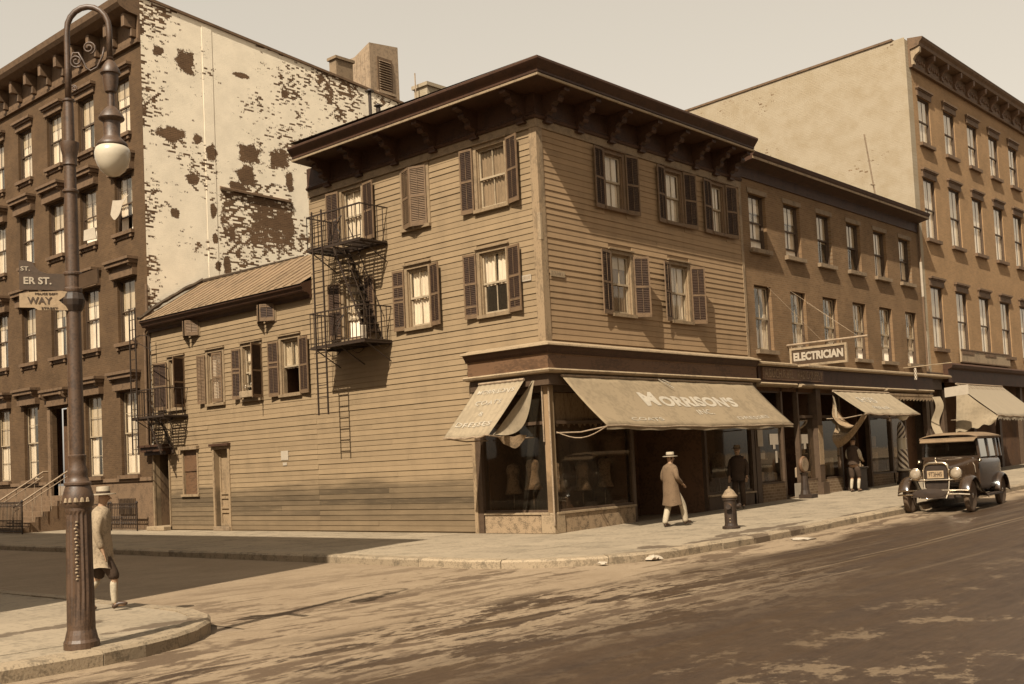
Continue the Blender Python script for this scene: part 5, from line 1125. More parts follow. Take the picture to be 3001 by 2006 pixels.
altext("MORRISON'S", 1.26, .16, 1.2, .14); altext('COATS', 1.28, .36, .85, .14); altext('&', 1.28, .56, .14, .13); altext('DRESSES', 1.30, .77, 1.15, .16)
mb = MB()                                   # loose end panel hanging in a curve
def fp(i, j):
    A_ = Vector((.30, 3.66)); B_ = Vector((1.56, 2.40)); c = A_.lerp(B_, i)+Vector((-.707, -.707))*(.50*math.sin(pi*i**1.25)**.9)*j
    return LFT(.20+.18*i+.05*math.sin(j*4), c.x, c.y)
mb.grid(fp, 18, 6); mb.build('end_panel', M_CANVL, AL, fixn=False, smooth=True)
mb = MB()
def fp2(i, j):
    u = .05+.55*i; return LFT(u, .9-.1*j+.35*i, 2.36-.28*math.sin(pi*i)**.7*j+.02*math.sin(i*12))
mb.grid(fp2, 14, 5); mb.build('hanging_panel', M_CANVD, AL, fixn=False, smooth=True)
# torn second awning
A2, f2_ = awning('torn_awning', 'short pale awning with a torn side curtain over the barber shop', RGT, 14.45, 19.0, .32, 3.62, 1.42, 2.82, M_CANVL, sag=.02, valance=.05)
def a2text(s, u, t, w, h): drape(s, f2_, 14.45, 19.0, 1.36, u, t, w, h, A2, M_PAINTW, 1, .012)
a2text('SHOES', 16.2, .35, 1.4, .30); a2text('REPAIR', 16.5, .70, 1.4, .17)
mb = MB()
def tear(i, j):
    top_ = RGT(14.42, .30+1.10*i, 3.40-.60*i-.62*math.sin(pi*i)**.8)
    bot = RGT(14.40-.15*i, .30+1.15*i, 1.72+1.0*i**1.5)
    q = top_.lerp(bot, j); return q+Vector((.13*math.sin(j*13+i*2.2), .05*math.sin(j*11), -.0))
mb.grid(tear, 20, 30); mb.build('side_curtain', M_CANVD, A2, fixn=False, smooth=True)
mb = MB()
def tear2(i, j): return RGT(14.42+.06*math.sin(j*9), .30+.10*i+.25*j, 3.5-1.7*j-.1*i).lerp(RGT(14.42, .32, 3.5-1.2*j), .3)
mb.grid(tear2, 6, 12); mb.build('edge_strip', M_CANVL, A2, fixn=False, smooth=True)
mb = MB(); mb.lathe([(.0, -.24), (.12, -.21), (.21, -.10), (.22, .0), (.10, .05), (.05, .12)], (18.1, -1.15, 2.82), 18); tag(mb.build('globe_lamp', M_GLOBE, smooth=True), 'white globe lamp hanging under the torn awning edge', 'lamp')
# striped awning of the tenement shop
M_STRIPE = bpy.data.materials.new('striped_canvas'); n_, l_, b_ = nodes(M_STRIPE); g_ = N(n_, 'ShaderNodeNewGeometry'); s_ = N(n_, 'ShaderNodeSeparateXYZ'); l_.new(g_.outputs[0], s_.inputs[0])
q_ = math_(n_, l_, 'GREATER_THAN', math_(n_, l_, 'FRACT', math_(n_, l_, 'MULTIPLY', s_.outputs[0], 3.2)), .62); zc = math_(n_, l_, 'GREATER_THAN', s_.outputs[2], 3.93)
l_.new(mixc(n_, l_, math_(n_, l_, 'MULTIPLY', q_, zc), (.25, .205, .14), (.13, .09, .052)), b_.inputs['Base Color']); b_.inputs['Roughness'].default_value = .9
A3, f3_ = awning('striped_awning', 'pale striped awning at the right edge with a scalloped valance', RGT, 25.8, 31.5, .32, 4.12, 1.9, 2.75, M_STRIPE, sag=.03, valance=.22, scallop=16)
mb = MB()
def side(i, j):
    a_ = RGT(25.78, .32+1.58*i, 4.05-1.37*i); b__ = RGT(25.75-.25*(1-i), .30+1.5*i, 2.1+.35*i+.05*math.sin(i*20)); return a_.lerp(b__, j)+Vector((.05*math.sin(i*9+j*4), 0, 0))
mb.grid(side, 18, 10); mb.build('side_curtain', M_CANVL, A3, fixn=False, smooth=True)
mb = MB(); fbox(mb, LFT, 1.15, 2.0, -24.62, -24.60, 3.66, 4.0)
mb = MB(); mb.add([(24.4, -.35, 3.55), (24.4, -1.30, 3.62), (24.4, -1.30, 4.0), (24.4, -.35, 3.93), (24.43, -.35, 3.55), (24.43, -1.30, 3.62), (24.43, -1.30, 4.0), (24.43, -.35, 3.93)], [(0,1,2,3), (4,5,6,7), (0,4,5,1), (1,5,6,2), (2,6,7,3), (3,7,4,0)]); tag(mb.build('hanging_sign', M_WHITE), 'plain white board hanging out beside the striped awning', 'sign')
mb = MB(); mb.grid(lambda i, j: RGT(23.05+.18*i+.05*math.sin(j*5), .35+.25*i+.10*math.sin(j*7), 3.55-1.5*j), 6, 16); tag(mb.build('hanging_cloth', M_CANVL, fixn=False, smooth=True), 'rumpled pale cloth hanging on the shop pilaster left of the striped awning', 'cloth')
mb = MB()
for i in range(40): x = 19.1+4.2*i/40; mb.box(x, x+.09, -.30, -.29, 3.38+.03*(i % 3), 3.60)
mb.box(19.1, 23.3, -.31, -.29, 3.56, 3.64); tag(mb.build('rolled_awning', M_CANVD), 'rolled up brown awning with a fringed edge right of the torn awning', 'awning')

# ================================================================= SIGNS
ES = thing('projecting_sign', 'dark hanging sign with white frame lettered ELECTRICIAN on a long iron pipe', 'sign', (12.06, -.1, 5.1))
mb = MB(); mb.tube([(12.06, .0, 5.08), (12.06, -2.70, 5.10)], .035, 8); mb.bar((12.06, -.15, 5.08), (12.06, -.15, 4.92), .012); mb.bar((12.06, -1.85, 5.08), (12.06, -1.85, 4.92), .012); mb.build('pipe', M_POLE, ES)
mb = MB(); mb.box(12.04, 12.08, -1.98, -.13, 4.41, 4.92); mb.build('board', M_SIGND, ES)
mb = MB(); x0, x1 = 12.02, 12.10
mb.box(x0, x1, -2.02, -.09, 4.90, 4.97); mb.box(x0, x1, -2.02, -.09, 4.36, 4.43); mb.box(x0, x1, -2.02, -1.95, 4.43, 4.90); mb.box(x0, x1, -.16, -.09, 4.43, 4.90); mb.build('sign_frame', M_LEDGE, ES)
text('ELECTRICIAN', .4, frame_mtx((12.035, -1.055, 4.665), (0, -1, 0), (0, 0, 1)), M_WHITE, ES, width=1.68, height=.27, bold=.02)
mb = MB(); mb.bar((12.06, -2.4, 5.12), (13.6, .0, 6.6), .006); mb.bar((12.06, -1.2, 5.12), (11.0, .0, 6.9), .006); mb.bar((12.06, -2.4, 5.12), (12.5, 0, 6.9), .006); mb.build('guy_wire', M_POLE, ES)
BS = thing('barber_sign', 'little striped barber pole hanging from a thin pole above the shops', 'sign', (21.3, -.4, 4.6))
mb = MB(); mb.tube([(21.3, .05, 4.66), (21.3, -1.85, 4.70)], .02, 6); mb.build('pipe', M_LEDGE, BS)
def stripe_mat(name, k, sgn, light=(.62, .55, .43), dark=(.07, .04, .025)):
    m = bpy.data.materials.new(name); n, l, b = nodes(m); tc = N(n, 'ShaderNodeTexCoord'); s = N(n, 'ShaderNodeSeparateXYZ'); l.new(tc.outputs['Object'], s.inputs[0])
    a = math_(n, l, 'DIVIDE', math_(n, l, 'ARCTAN2', s.outputs[1], s.outputs[0]), 2*pi/(5*sgn)); v = math_(n, l, 'FRACT', math_(n, l, 'ADD', math_(n, l, 'MULTIPLY', s.outputs[2], k), a))
    l.new(mixc(n, l, math_(n, l, 'GREATER_THAN', v, .5), light, dark), b.inputs['Base Color']); b.inputs['Roughness'].default_value = .4; return m
def local_child(o, par, loc): o.parent = par; o.matrix_parent_inverse = WM[par.name].inverted(); o.location = loc
mb = MB(); mb.lathe([(.0, -.02), (.05, 0), (.05, .42), (0, .46)], (0, 0, 0), 12); o = mb.build('striped_pole', stripe_mat('small_barber_stripes', 6, 1)); local_child(o, BS, (21.3, -.45, 4.18))
BP = thing('barber_pole', 'tall striped barber pole standing outside the barber shop', 'barber pole', (19.15, -.62, gz(19)))
zb = gz(19)
mb = MB(); mb.lathe([(.26, 0), (.26, .10), (.21, .14), (.19, .42), (.24, .46), (.24, .50)], (19.15, -.62, zb), 18); mb.build('base', M_IRON, BP)
mb = MB(); mb.lathe([(.25, .49), (.25, .54), (.20, .56)], (19.15, -.62, zb), 18); mb.build('ring', M_WHITE, BP)
mb = MB(); mb.lathe([(.20, 0), (.165, .72)], (0, 0, 0), 24); o = mb.build('striped_shaft', stripe_mat('barber_stripes_low', 4.4, 1)); local_child(o, BP, (19.15, -.62, zb+.55))
mb = MB(); mb.lathe([(.18, 1.26), (.18, 1.30), (.165, 1.31), (.165, 1.62), (.18, 1.63), (.18, 1.67)], (19.15, -.62, zb), 24); mb.build('lamp_band', M_GLOBE, BP)
mb = MB(); mb.lathe([(.155, 0), (.13, .42), (.09, .52), (.05, .60)], (0, 0, 0), 24); o = mb.build('striped_top', stripe_mat('barber_stripes_top', 5.0, -1)); local_child(o, BP, (19.15, -.62, zb+1.67))

# ================================================================= STREET LAMP
LP = thing('street_lamp', 'fluted cast iron street lamp with curled crook and opal globe at the near corner', 'street lamp', (-14.47, -5.57, 0), local=True)
P = lambda *a: a
mb = MB(); mb.lathe([(.18, 0), (.18, .07), (.165, .10), (.155, .15), (.142, .20), (.142, .24)], n=24); mb.build('plinth', M_LAMP, LP)
mb = MB(); mb.lathe([(.142, .24), (.138, .6), (.132, 1.0), (.128, 1.40), (.133, 1.44), (.133, 1.47)], n=36, flute=(.25, 1.41)); mb.build('fluted_base', M_LAMP, LP)
mb = MB()
for i in range(18): z = .72+i*.035; mb.lathe([(.0, 0), (.016, .004), (.012, .016), (0, .02)], (-.085+.01*math.sin(i*2), -.108+.003*cos(i*1.7), z), 6)
mb.build('cast_ornament', M_LEDGE, LP)
mb = MB(); mb.lathe([(.128, 1.46), (.150, 1.49), (.160, 1.54), (.155, 1.60), (.138, 1.66), (.125, 1.70), (.140, 1.71), (.140, 1.73), (.115, 1.75), (.100, 1.80), (.105, 1.82), (.100, 1.87), (.085, 1.92), (.088, 1.99), (.092, 2.0), (.092, 2.02), (.078, 2.03)], n=28); o = mb.build('collar', M_LAMP, LP); smooth_angle(o, 35)
mb = MB()
for k in range(5):
    a = radians(235+k*22-44); mb.lathe([(0, 0), (.03, .01), (.02, .05), (0, .07)], (.145*cos(a), .145*sin(a), 1.52), 6)
mb.build('acanthus', M_LEDGE, LP)
mb = MB(); mb.lathe([(.078, 2.02), (.076, 2.6), (.073, 3.4), (.068, 4.5), (.066, 4.84)], n=24); mb.lathe([(.066, 4.83), (.085, 4.845), (.085, 4.865), (.064, 4.88)], n=20); mb.lathe([(.064, 4.87), (.060, 5.14)], n=20)
mb.lathe([(.060, 5.13), (.075, 5.14), (.070, 5.17), (.075, 5.24), (.080, 5.26), (.095, 5.33), (.10, 5.37), (.10, 5.385), (.058, 5.39)], n=24); mb.lathe([(.056, 5.38), (.050, 5.84)], n=20); mb.lathe([(.050, 5.83), (.064, 5.84), (.064, 5.86), (.036, 5.87)], n=20)
o = mb.build('shaft', M_LAMP, LP, smooth=False); smooth_angle(o, 35)
ax = Vector((.667, -.745, 0)); A = .42; Rr = A/2+.02
cr = [Vector((0, 0, z)) for z in (5.86, 6.2, 6.6)]+[ax*(Rr-Rr*cos(t))+Vector((0, 0, 6.62+Rr*1.1*sin(t))) for t in [i*pi/10 for i in range(1, 10)]]+[ax*2*Rr+Vector((0, 0, 6.60)), ax*2*Rr+Vector((0, 0, 6.28))]
mb = MB(); mb.tube(cr, [.034]*2+[.031]*(len(cr)-2), 12); o = mb.build('crook', M_LAMP, LP, smooth=True)
def spiral(c, r0, r1, a0, a1, n=26): return [c+ax*((r0+(r1-r0)*i/n)*cos(radians(a0+(a1-a0)*i/n)))+Vector((0, 0, (r0+(r1-r0)*i/n)*sin(radians(a0+(a1-a0)*i/n)))) for i in range(n+1)]
mb = MB()
mb.tube(spiral(ax*.095+Vector((0, 0, 6.28)), .015, .075, 60, 60+620), .010, 6)
mb.tube(spiral(ax*.235+Vector((0, 0, 6.42)), .015, .075, 200, 200-640), .010, 6)
s1 = spiral(ax*.235+Vector((0, 0, 6.42)), .075, .075, 200, 200)
mb.tube([ax*.035+Vector((0, 0, 6.1)), ax*.03+Vector((0, 0, 6.28)), ax*.06+Vector((0, 0, 6.37)), ax*.12+Vector((0, 0, 6.37)), ax*.17+Vector((0, 0, 6.28)), ax*.20+Vector((0, 0, 6.2)), ax*.25+Vector((0, 0, 6.165)), ax*.32+Vector((0, 0, 6.2)), ax*.38+Vector((0, 0, 6.32)), ax*.40+Vector((0, 0, 6.42))], .011, 6)
mb.tube(spiral(ax*.065+Vector((0, 0, 5.98)), .01, .035, 0, 500), .009, 6)
mb.build('scrollwork', M_LAMP, LP, smooth=True)
LX = ax*2*Rr
mb = MB(); mb.lathe([(.03, 6.30), (.045, 6.29), (.03, 6.27), (.05, 6.25), (.085, 6.19), (.105, 6.14), (.105, 6.12), (.085, 6.11), (.075, 6.0), (.06, 5.92), (.045, 5.91)], tuple(LX), 24)
mb.lathe([(.035, 5.92), (.038, 5.76), (.06, 5.74), (.095, 5.70), (.125, 5.655), (.135, 5.63), (.13, 5.615), (.09, 5.59), (.085, 5.44), (.10, 5.41), (.14, 5.37), (.16, 5.345), (.16, 5.33), (.15, 5.32), (.15, 5.315)], tuple(LX), 28)
o = mb.build('lantern_hood', M_LAMP, LP); smooth_angle(o, 40)
mb = MB(); mb.lathe([(.142, 5.325), (.172, 5.30), (.186, 5.25), (.181, 5.19), (.158, 5.12), (.125, 5.06), (.075, 5.015), (.03, 4.998), (.001, 4.995)], tuple(LX), 32); o = mb.build('globe', M_GLOBE, LP, smooth=True)
# street name plates on the post
SN = thing('street_sign', 'dark enamel street name plate lettered ER ST. on the lamp post', 'sign', (-14.6, -5.62, 3.87))
mb = MB(); px, py = -14.47, -5.57
dx = Vector((-.90, .43, 0)); 
def plate(o, L, z0, z1, t=.02):
    mb = MB(); nrm = Vector((-dx.y, dx.x, 0)); nrm = nrm if nrm.y < 0 else -nrm
    a = Vector(o); vs = []
    for w in (0, L):
        for k in (0, 1):
            for z in (z0, z1): vs.append(a+dx.normalized()*w+nrm*(t*k)+Vector((0, 0, z)))
    mb.add(vs, [(0,1,3,2), (4,6,7,5), (0,4,5,1), (2,3,7,6), (0,2,6,4), (1,5,7,3)]); return mb, nrm
mb, nr = plate((px-.06, py+.02, 0), .46, 3.78, 3.955); mb.build('plate', M_SIGND, SN)
dn = dx.normalized()
mb = MB()                                   # humped top plate
pl = [(.20, 3.956), (.26, 3.98), (.30, 4.02), (.33, 4.075), (.40, 4.09), (.46, 4.09), (.46, 3.956)]
vs = [Vector((px-.06, py+.02, 0))+dn*w+nr*k+Vector((0, 0, z)) for k in (0, .02) for w, z in pl]; n = len(pl)
mb.add(vs, [tuple(range(n)), tuple(reversed(range(n, 2*n)))]+[(i, (i+1) % n, n+(i+1) % n, n+i) for i in range(n)]); mb.build('hump', M_SIGND, SN)
text('ER ST.', .1, frame_mtx(Vector((px-.06, py+.02, 3.872))+dn*.285+nr*.022, -dn, (0, 0, 1)), M_WHITE, SN, width=.27, height=.078, bold=.003)
text('ST.', .06, frame_mtx(Vector((px-.06, py+.02, 4.00))+dn*.40+nr*.022, -dn, (0, 0, 1)), M_WHITE, SN, width=.09, height=.045, bold=.001)
mb = MB(); mb.lathe([(.09, 3.76), (.095, 3.78), (.095, 3.80), (.085, 3.81), (.085, 3.93), (.098, 3.95), (.098, 3.97), (.085, 3.98)], (px, py, 0), 20); mb.build('clamp', M_LAMP, SN)
mb, nr = plate((px+.05, py-.08, 0), .01, 3.78, 3.9)
d2 = Vector((-.05, -1, 0)).normalized(); a0 = Vector((px+.02, py-.09, 0))
mb = MB(); vs = [a0+d2*w+Vector((k, 0, z)) for k in (0, .015) for w, z in ((0, 3.79), (.45, 3.79), (.45, 3.94), (0, 3.94))]; mb.add(vs, [(0,1,2,3), (7,6,5,4), (0,4,5,1), (1,5,6,2), (2,6,7,3), (3,7,4,0)]); mb.build('cross_plate', M_SIGND, SN)
OW = thing('one_way_sign', 'tan arrow shaped traffic sign lettered WAY below the street name plate', 'sign', (-14.6, -5.62, 3.67))
mb = MB(); pl = [(.48, 3.585), (.48, 3.73), (.37, 3.75), (.05, 3.765), (-.02, 3.75), (.10, 3.665), (-.02, 3.56), (.30, 3.56), (.34, 3.585)]
o3 = Vector((px-.05, py+.0, 0))
vs = [o3+dn*w+nr*(k+.03)+Vector((0, 0, z)) for k in (0, .012) for w, z in pl]; n = len(pl)
mb.add(vs, [tuple(range(n)), tuple(reversed(range(n, 2*n)))]+[(i, (i+1) % n, n+(i+1) % n, n+i) for i in range(n)]); mb.build('plate', M_TAN, OW)
text('WAY', .1, frame_mtx(o3+dn*.285+nr*.045+Vector((0, 0, 3.658)), -dn, (0, 0, 1)), M_SIGND, OW, width=.24, height=.072, bold=.002)
text('POLICE DEPT', .03, frame_mtx(o3+dn*.22+nr*.045+Vector((0, 0, 3.732)), -dn, (0, 0, 1)), M_SIGND, OW, width=.22, height=.02)
text('STREET', .03, frame_mtx(o3+dn*.19+nr*.045+Vector((0, 0, 3.578)), -dn, (0, 0, 1)), M_SIGND, OW, width=.16, height=.02)
mb = MB(); mb.lathe([(.085, 3.56), (.11, 3.62), (.12, 3.68), (.10, 3.74), (.085, 3.76)], (px, py, 0), 12); mb.build('clamp', M_IRON, OW)

# ================================================================= HYDRANT
HY = thing('fire_hydrant', 'dark fire hydrant with a pale domed cap near the kerb', 'fire hydrant', (1.64, -3.80, gz(1.6)), local=True)
mb = MB(); mb.lathe([(.20, 0), (.20, .05), (.15, .07), (.14, .12), (.14, .62), (.16, .64), (.16, .68), (.145, .69)], n=20); mb.build('barrel', M_IRON, HY)
mb = MB(); mb.lathe([(.16, .69), (.175, .70), (.18, .73), (.155, .76), (.125, .81), (.09, .86), (.05, .89), (.03, .90), (.03, .94), (.0, .95)], n=20); o = mb.build('cap', M_STONE, HY, smooth=False); smooth_angle(o, 35)
for a in (-40, 200): mb = MB(); d = Vector((cos(radians(a)), sin(radians(a)), 0)); mb.tube([d*.12+Vector((0, 0, .5)), d*.20+Vector((0, 0, .5))], .055, 10); mb.tube([d*.20+Vector((0, 0, .5)), d*.24+Vector((0, 0, .5))], .065, 6); mb.build('nozzle', M_IRON, HY)
mb = MB(); d = Vector((-.9, -.4, 0)).normalized(); mb.tube([d*.13+Vector((0, 0, .52)), d*.17+Vector((0, 0, .52))], .05, 12); mb.build('nozzle', M_FASC, HY)
mb = MB(); mb.lathe([(.0, 0), (.018, 0), (.018, .02), (0, .02)], tuple(d*.14+Vector((0, 0, .15))), 8); mb.lathe([(.0, 0), (.018, 0), (.018, .02), (0, .02)], tuple(d*.14+Vector((0, 0, .22))), 8); mb.build('bolt', M_LEDGE, HY)
# litter
random.seed(12)
for i, (x, y, z, s, lb) in enumerate(((-3.6, -5.15, -.13, .17, 'crumpled white paper lying on the road by the rounded kerb'), (.9, -5.75, -.135, .30, 'flat white paper in the gutter below the hydrant'), (-4.6, -4.75, -.13, .10, 'small paper scrap against the kerb at the corner'))):
    bm = bmesh.new(); bmesh.ops.create_icosphere(bm, subdivisions=2, radius=s)
    for v in bm.verts: v.co *= random.uniform(.55, 1.1); v.co.z = abs(v.co.z)*(.55 if i != 1 else .12)
    me = bpy.data.meshes.new('litter'); bm.to_mesh(me); bm.free(); me.materials.append(M_WHITE); o = bpy.data.objects.new('litter', me); COL.objects.link(o); o.location = (x, y-.15, z+.01); tag(o, lb, 'litter', 'papers lying by the kerb')

# street name plates on the corner boards
for S, u, w, lb in ((LFT, .33, .34, 'small white street name plate left of the corner on the side wall'), (RGT, .26, .55, 'faded street name plate right of the corner above the main awning')):
    mb = MB(); fbox(mb, S, u, u+w, .034, .045, 6.12 if S is LFT else 6.20, 6.27 if S is LFT else 6.34); o = tag(mb.build('street_name_plate', M_WHITE if S is LFT else M_LEDGE), lb, 'sign')
    mb = MB(); [fbox(mb, S, u+.03+i*w*.12, u+.03+i*w*.12+w*.06, .045, .047, 6.15 if S is LFT else 6.24, 6.24 if S is LFT else 6.30) for i in range(7)]; mb.build('worn_lettering', M_FADE, o)
# ================================================================= PEOPLE
def skin(name, verts, edges, material, parent, sub=1, root=0):
    me = bpy.data.meshes.new(name); me.from_pydata([v[:3] for v in verts], edges, [])
    o = bpy.data.objects.new(name+'_tmp', me); COL.objects.link(o)
    m = o.modifiers.new('s', 'SKIN'); m.use_smooth_shade = True
    for i, v in enumerate(verts):
        sv = me.skin_vertices[0].data[i]; sv.radius = (v[3], v[4] if len(v) > 4 else v[3]); sv.use_root = (i == root)
    s = o.modifiers.new('u', 'SUBSURF'); s.levels = sub; s.render_levels = sub
    dg = bpy.context.evaluated_depsgraph_get(); nm = bpy.data.meshes.new_from_object(o.evaluated_get(dg)); bpy.data.objects.remove(o)
    nm.name = name; nm.materials.clear(); nm.materials.append(material)
    q = bpy.data.objects.new(name, nm); link(q, parent); return q
def person(label, loc, rotz, H=1.76, coat=None, trousers=None, hat='straw', legs=((.28, .0), (-.22, .0)), arms=None, coat_hem=.50, socks=None, headturn=0, hatmat=None, lean=0, shoes=M_SHOE, vest=None, knee_break=False):
    """local frame: faces +X. legs: (foot x, heel lift) for right(-y) and left(+y)"""
    t = thing('person', label, 'person', loc, local=True, rotz=rotz, group='people on the pavements'); k = H/1.78; L = lean
    def V(x, y, z, *r): return (k*(x+L*max(0, z-.9)), k*y, k*z)+tuple(k*q for q in r)
    v = [V(0, 0, .96, .12, .14)]; e = []
    def ch(a, *pts):
        for p in pts: v.append(p); e.append((a, len(v)-1)); a = len(v)-1
        return a
    chest = ch(0, V(0, 0, 1.10, .11, .14), V(.0, 0, 1.28, .11, .15), V(0, 0, 1.42, .09, .13))
    hx, hy = .02*cos(headturn), .02*sin(headturn)
    nk = ch(chest, V(.0, 0, 1.52, .052), V(.015, 0, 1.585, .062, .06), V(.025, 0, 1.65, .092, .075), V(.02, 0, 1.72, .090, .075), V(.01, 0, 1.765, .05))
    jaw = nk-2
    c_, s_ = cos(headturn), sin(headturn)
    ch(jaw, V(.02+.105*c_, .105*s_, 1.655, .014), V(.02+.122*c_, .122*s_, 1.645, .012))
    ch(jaw, V(.02-.078*s_, .078*c_, 1.66, .018, .012)); ch(jaw, V(.02+.078*s_, -.078*c_, 1.66, .018, .012))
    arms = arms or {-1: ((-.02, -.26, 1.17), (.10, -.25, .93)), 1: ((-.02, .26, 1.17), (.10, .25, .93))}
    armch = {}
    for s in (-1, 1):
        el, wr = arms[s]; sh = ch(chest, V(0, s*.17, 1.44, .058), V(*el, .043), V(*wr, .030)); armch[s] = (el, wr)
        d = (Vector(wr)-Vector(el)).normalized(); side = Vector((0, 0, 1)).cross(d); side = side.normalized() if side.length > .1 else Vector((1, 0, 0)); w = Vector(wr)
        palm = ch(sh, V(*(w+d*.05), .028, .018))
        for f, (off, ln) in enumerate(((-.027, .075), (-.009, .085), (.009, .08), (.026, .065))):
            a = w+d*.085+side*off; b = a+d*ln*.6+Vector((0, 0, -.008)); c = b+d*ln*.35+Vector((0, 0, -.025)); ch(palm, V(*a, .010), V(*b, .0085), V(*c, .0075))
        ch(palm, V(*(w+d*.045+side*.045), .011), V(*(w+d*.09+side*.055+Vector((0, 0, -.01))), .009))
    legch = []
    for s, (fx, lift) in zip((-1, 1), legs):
        bend = .06+abs(lift)*.5+(.05 if fx > 0 else 0); kn = (fx*.48+bend, s*.10, .51+lift*.1); an = (fx, s*.10, .09+lift); hip = (0, s*.095, .90)
        a = ch(0, V(*hip, .085), V(*kn, .058), V(*an, .038)); toe = (fx+.17, s*.115, .04+(.06 if fx > .15 else 0)-(0 if lift < .05 else .0)); ch(a, V(*toe, .032, .022)); legch.append((hip, kn, an, toe, s))
    skin('body', v, e, M_SKIN, t)
    # eyes
    mb = MB()
    for s in (-1, 1):
        c = Vector(V(.02+.088*c_-s*.03*s_, .088*s_+s*.03*c_, 1.685)); mb.lathe([(.0, -.008), (.008, 0), (0, .008)], tuple(c), 6)
    c = Vector(V(.02+.094*c_, .094*s_, 1.615)); mb.lathe([(.0, -.004), (.02, 0), (0, .004)], tuple(c), 6); mb.build('eyes_and_mouth', M_DCLOTH, t)
    for (hip, kn, an, toe, s) in legch:
        if knee_break:
            skin('trouser_leg', [V(*hip, .115, .12), V(kn[0], kn[1], kn[2], .095), V(kn[0]*.96, kn[1], kn[2]-.06, .070)], [(0, 1), (1, 2)], trousers, t)
            skin('sock', [V(kn[0]*.96, kn[1], kn[2]-.05, .060), V((kn[0]+an[0])/2-.01, an[1], (kn[2]+an[2])/2, .060), V(*an, .043)], [(0, 1), (1, 2)], socks or M_SHIRT, t)
        else:
            skin('trouser_leg', [V(*hip, .115, .12), V(*kn, .090), V(an[0], an[1], an[2]+.03, .078), V(an[0]+.01, an[1], an[2]-.01, .076)], [(0, 1), (1, 2), (2, 3)], trousers, t)
        skin('shoe', [V(an[0]-.04, an[1], an[2]-.045, .042), V(an[0]+.06, an[1], toe[2]+.012, .045, .036), V(toe[0]+.02, toe[1], toe[2], .040, .026)], [(0, 1), (1, 2)], shoes, t)
    skin('hip_cloth', [V(0, 0, 1.05, .15, .18), V(0, 0, .86, .145, .175)], [(0, 1)], trousers, t)
    if coat:
        mb = MB(); secs = [(1.545, .062, .070, 0), (1.52, .09, .11, 0), (1.49, .12, .18, 0), (1.43, .14, .225, 0), (1.32, .152, .235, .0), (1.12, .150, .215, 0), (.98, .165, .215, .01), (.80, .18, .225, .015), (.65, .195, .24, .02), (coat_hem, .215, .255, .03)]
        secs = [s for s in secs if s[0] >= coat_hem]; n = 28; ring = []
        for z, rx, ry, fx in secs:
            fl = max(0, 1.0-z)
            for q in range(n):
                a = 2*pi*q/n; w = 1+.14*fl*sin(a*5+1)+.07*fl*sin(a*9)+.025*sin(a*3+z*14)+.015*sin(a*7-z*21); ring.append(Vector(V(fx-.005+rx*cos(a)*w, ry*sin(a)*w, z+.015*sin(a*3)*(fl > .3))))
        L_ = len(secs); mb.add(ring, [(i*n+q, i*n+(q+1) % n, (i+1)*n+(q+1) % n, (i+1)*n+q) for i in range(L_-1) for q in range(n)]+[tuple(range(n))])
        o = mb.build('coat', coat, t, smooth=True)
        for s in (-1, 1):
            el, wr = armch[s]; skin('sleeve', [V(.0, s*.150, 1.440, .098), V(el[0]*.5, s*.22, 1.31, .078), V(*el, .068), V(*wr, .052)], [(0, 1), (1, 2), (2, 3)], coat, t)
        mb = MB(); mb.lathe([(.075*k, 1.47*k), (.070*k, 1.52*k), (.066*k, 1.535*k)], (V(0, 0, 1.5)[0], 0, 0), 16); mb.build('collar', M_SHIRT, t)
    else:
        mb = MB(); secs = [(1.555, .062, .070), (1.53, .085, .10), (1.50, .115, .17), (1.44, .135, .215), (1.32, .148, .222), (1.12, .145, .195), (1.0, .158, .195), (.92, .165, .20)]; n = 24; ring = []
        for z, rx, ry in secs:
            for q in range(n): a = 2*pi*q/n; ring.append(Vector(V(rx*cos(a)*(1+.04*sin(a*7+z*20)), ry*sin(a), z)))
        L_ = len(secs); mb.add(ring, [(i*n+q, i*n+(q+1) % n, (i+1)*n+(q+1) % n, (i+1)*n+q) for i in range(L_-1) for q in range(n)]+[tuple(range(n))])
        mb.build('shirt', vest or M_SHIRT, t, smooth=True)
        for s in (-1, 1):
            el, wr = armch[s]; skin('sleeve', [V(.0, s*.150, 1.440, .092), V(el[0]*.5, s*.225, 1.31, .078), V(*el, .066), V(*wr, .046)], [(0, 1), (1, 2), (2, 3)], M_SHIRT, t)
    hc = V(.018, 0, 1.715); hm = hatmat or M_STRAW
    mb = MB()
    if hat == 'straw': mb.lathe([(.185*k, -.004), (.185*k, .010), (.098*k, .014), (.094*k, .10), (.088*k, .108), (0, .11)], hc, 24)
    else: mb.lathe([(.165*k, .005), (.160*k, .018), (.10*k, .012), (.100*k, .07), (.085*k, .125), (.04*k, .118), (0, .105)], hc, 24)
    o = mb.build('hat', hm, t); smooth_angle(o, 35)
    mb = MB(); mb.lathe([(.101*k, .015), (.0995*k, .045)], hc, 24); mb.build('hat_band', M_DCLOTH, t)
    return t
person('person in a long tan coat and pale straw hat walking past the dark shop entrance', (2.02, -1.98, gz(2)), radians(-12), 1.74, coat=M_COAT, trousers=M_SHIRT, hat='straw', legs=((.34, .02), (-.16, .0)),
       arms={-1: ((-.06, -.27, 1.20), (.17, -.22, 1.05)), 1: ((-.04, .26, 1.18), (.18, .22, 1.02))}, coat_hem=.52, headturn=-.3, lean=.02)
person('person in shirt sleeves, dark waistcoat and dark hat standing at the barber shop', (14.75, -.75, gz(14.7)), radians(-8), 1.78, trousers=M_DCLOTH, socks=M_SHIRT, knee_break=True, hat='felt', hatmat=M_DCLOTH, legs=((.05, 0), (-.06, 0)),
       arms={-1: ((.04, -.25, 1.15), (.30, -.15, 1.06)), 1: ((.04, .25, 1.15), (.30, .15, 1.06))}, vest=M_DCLOTH, headturn=.2)
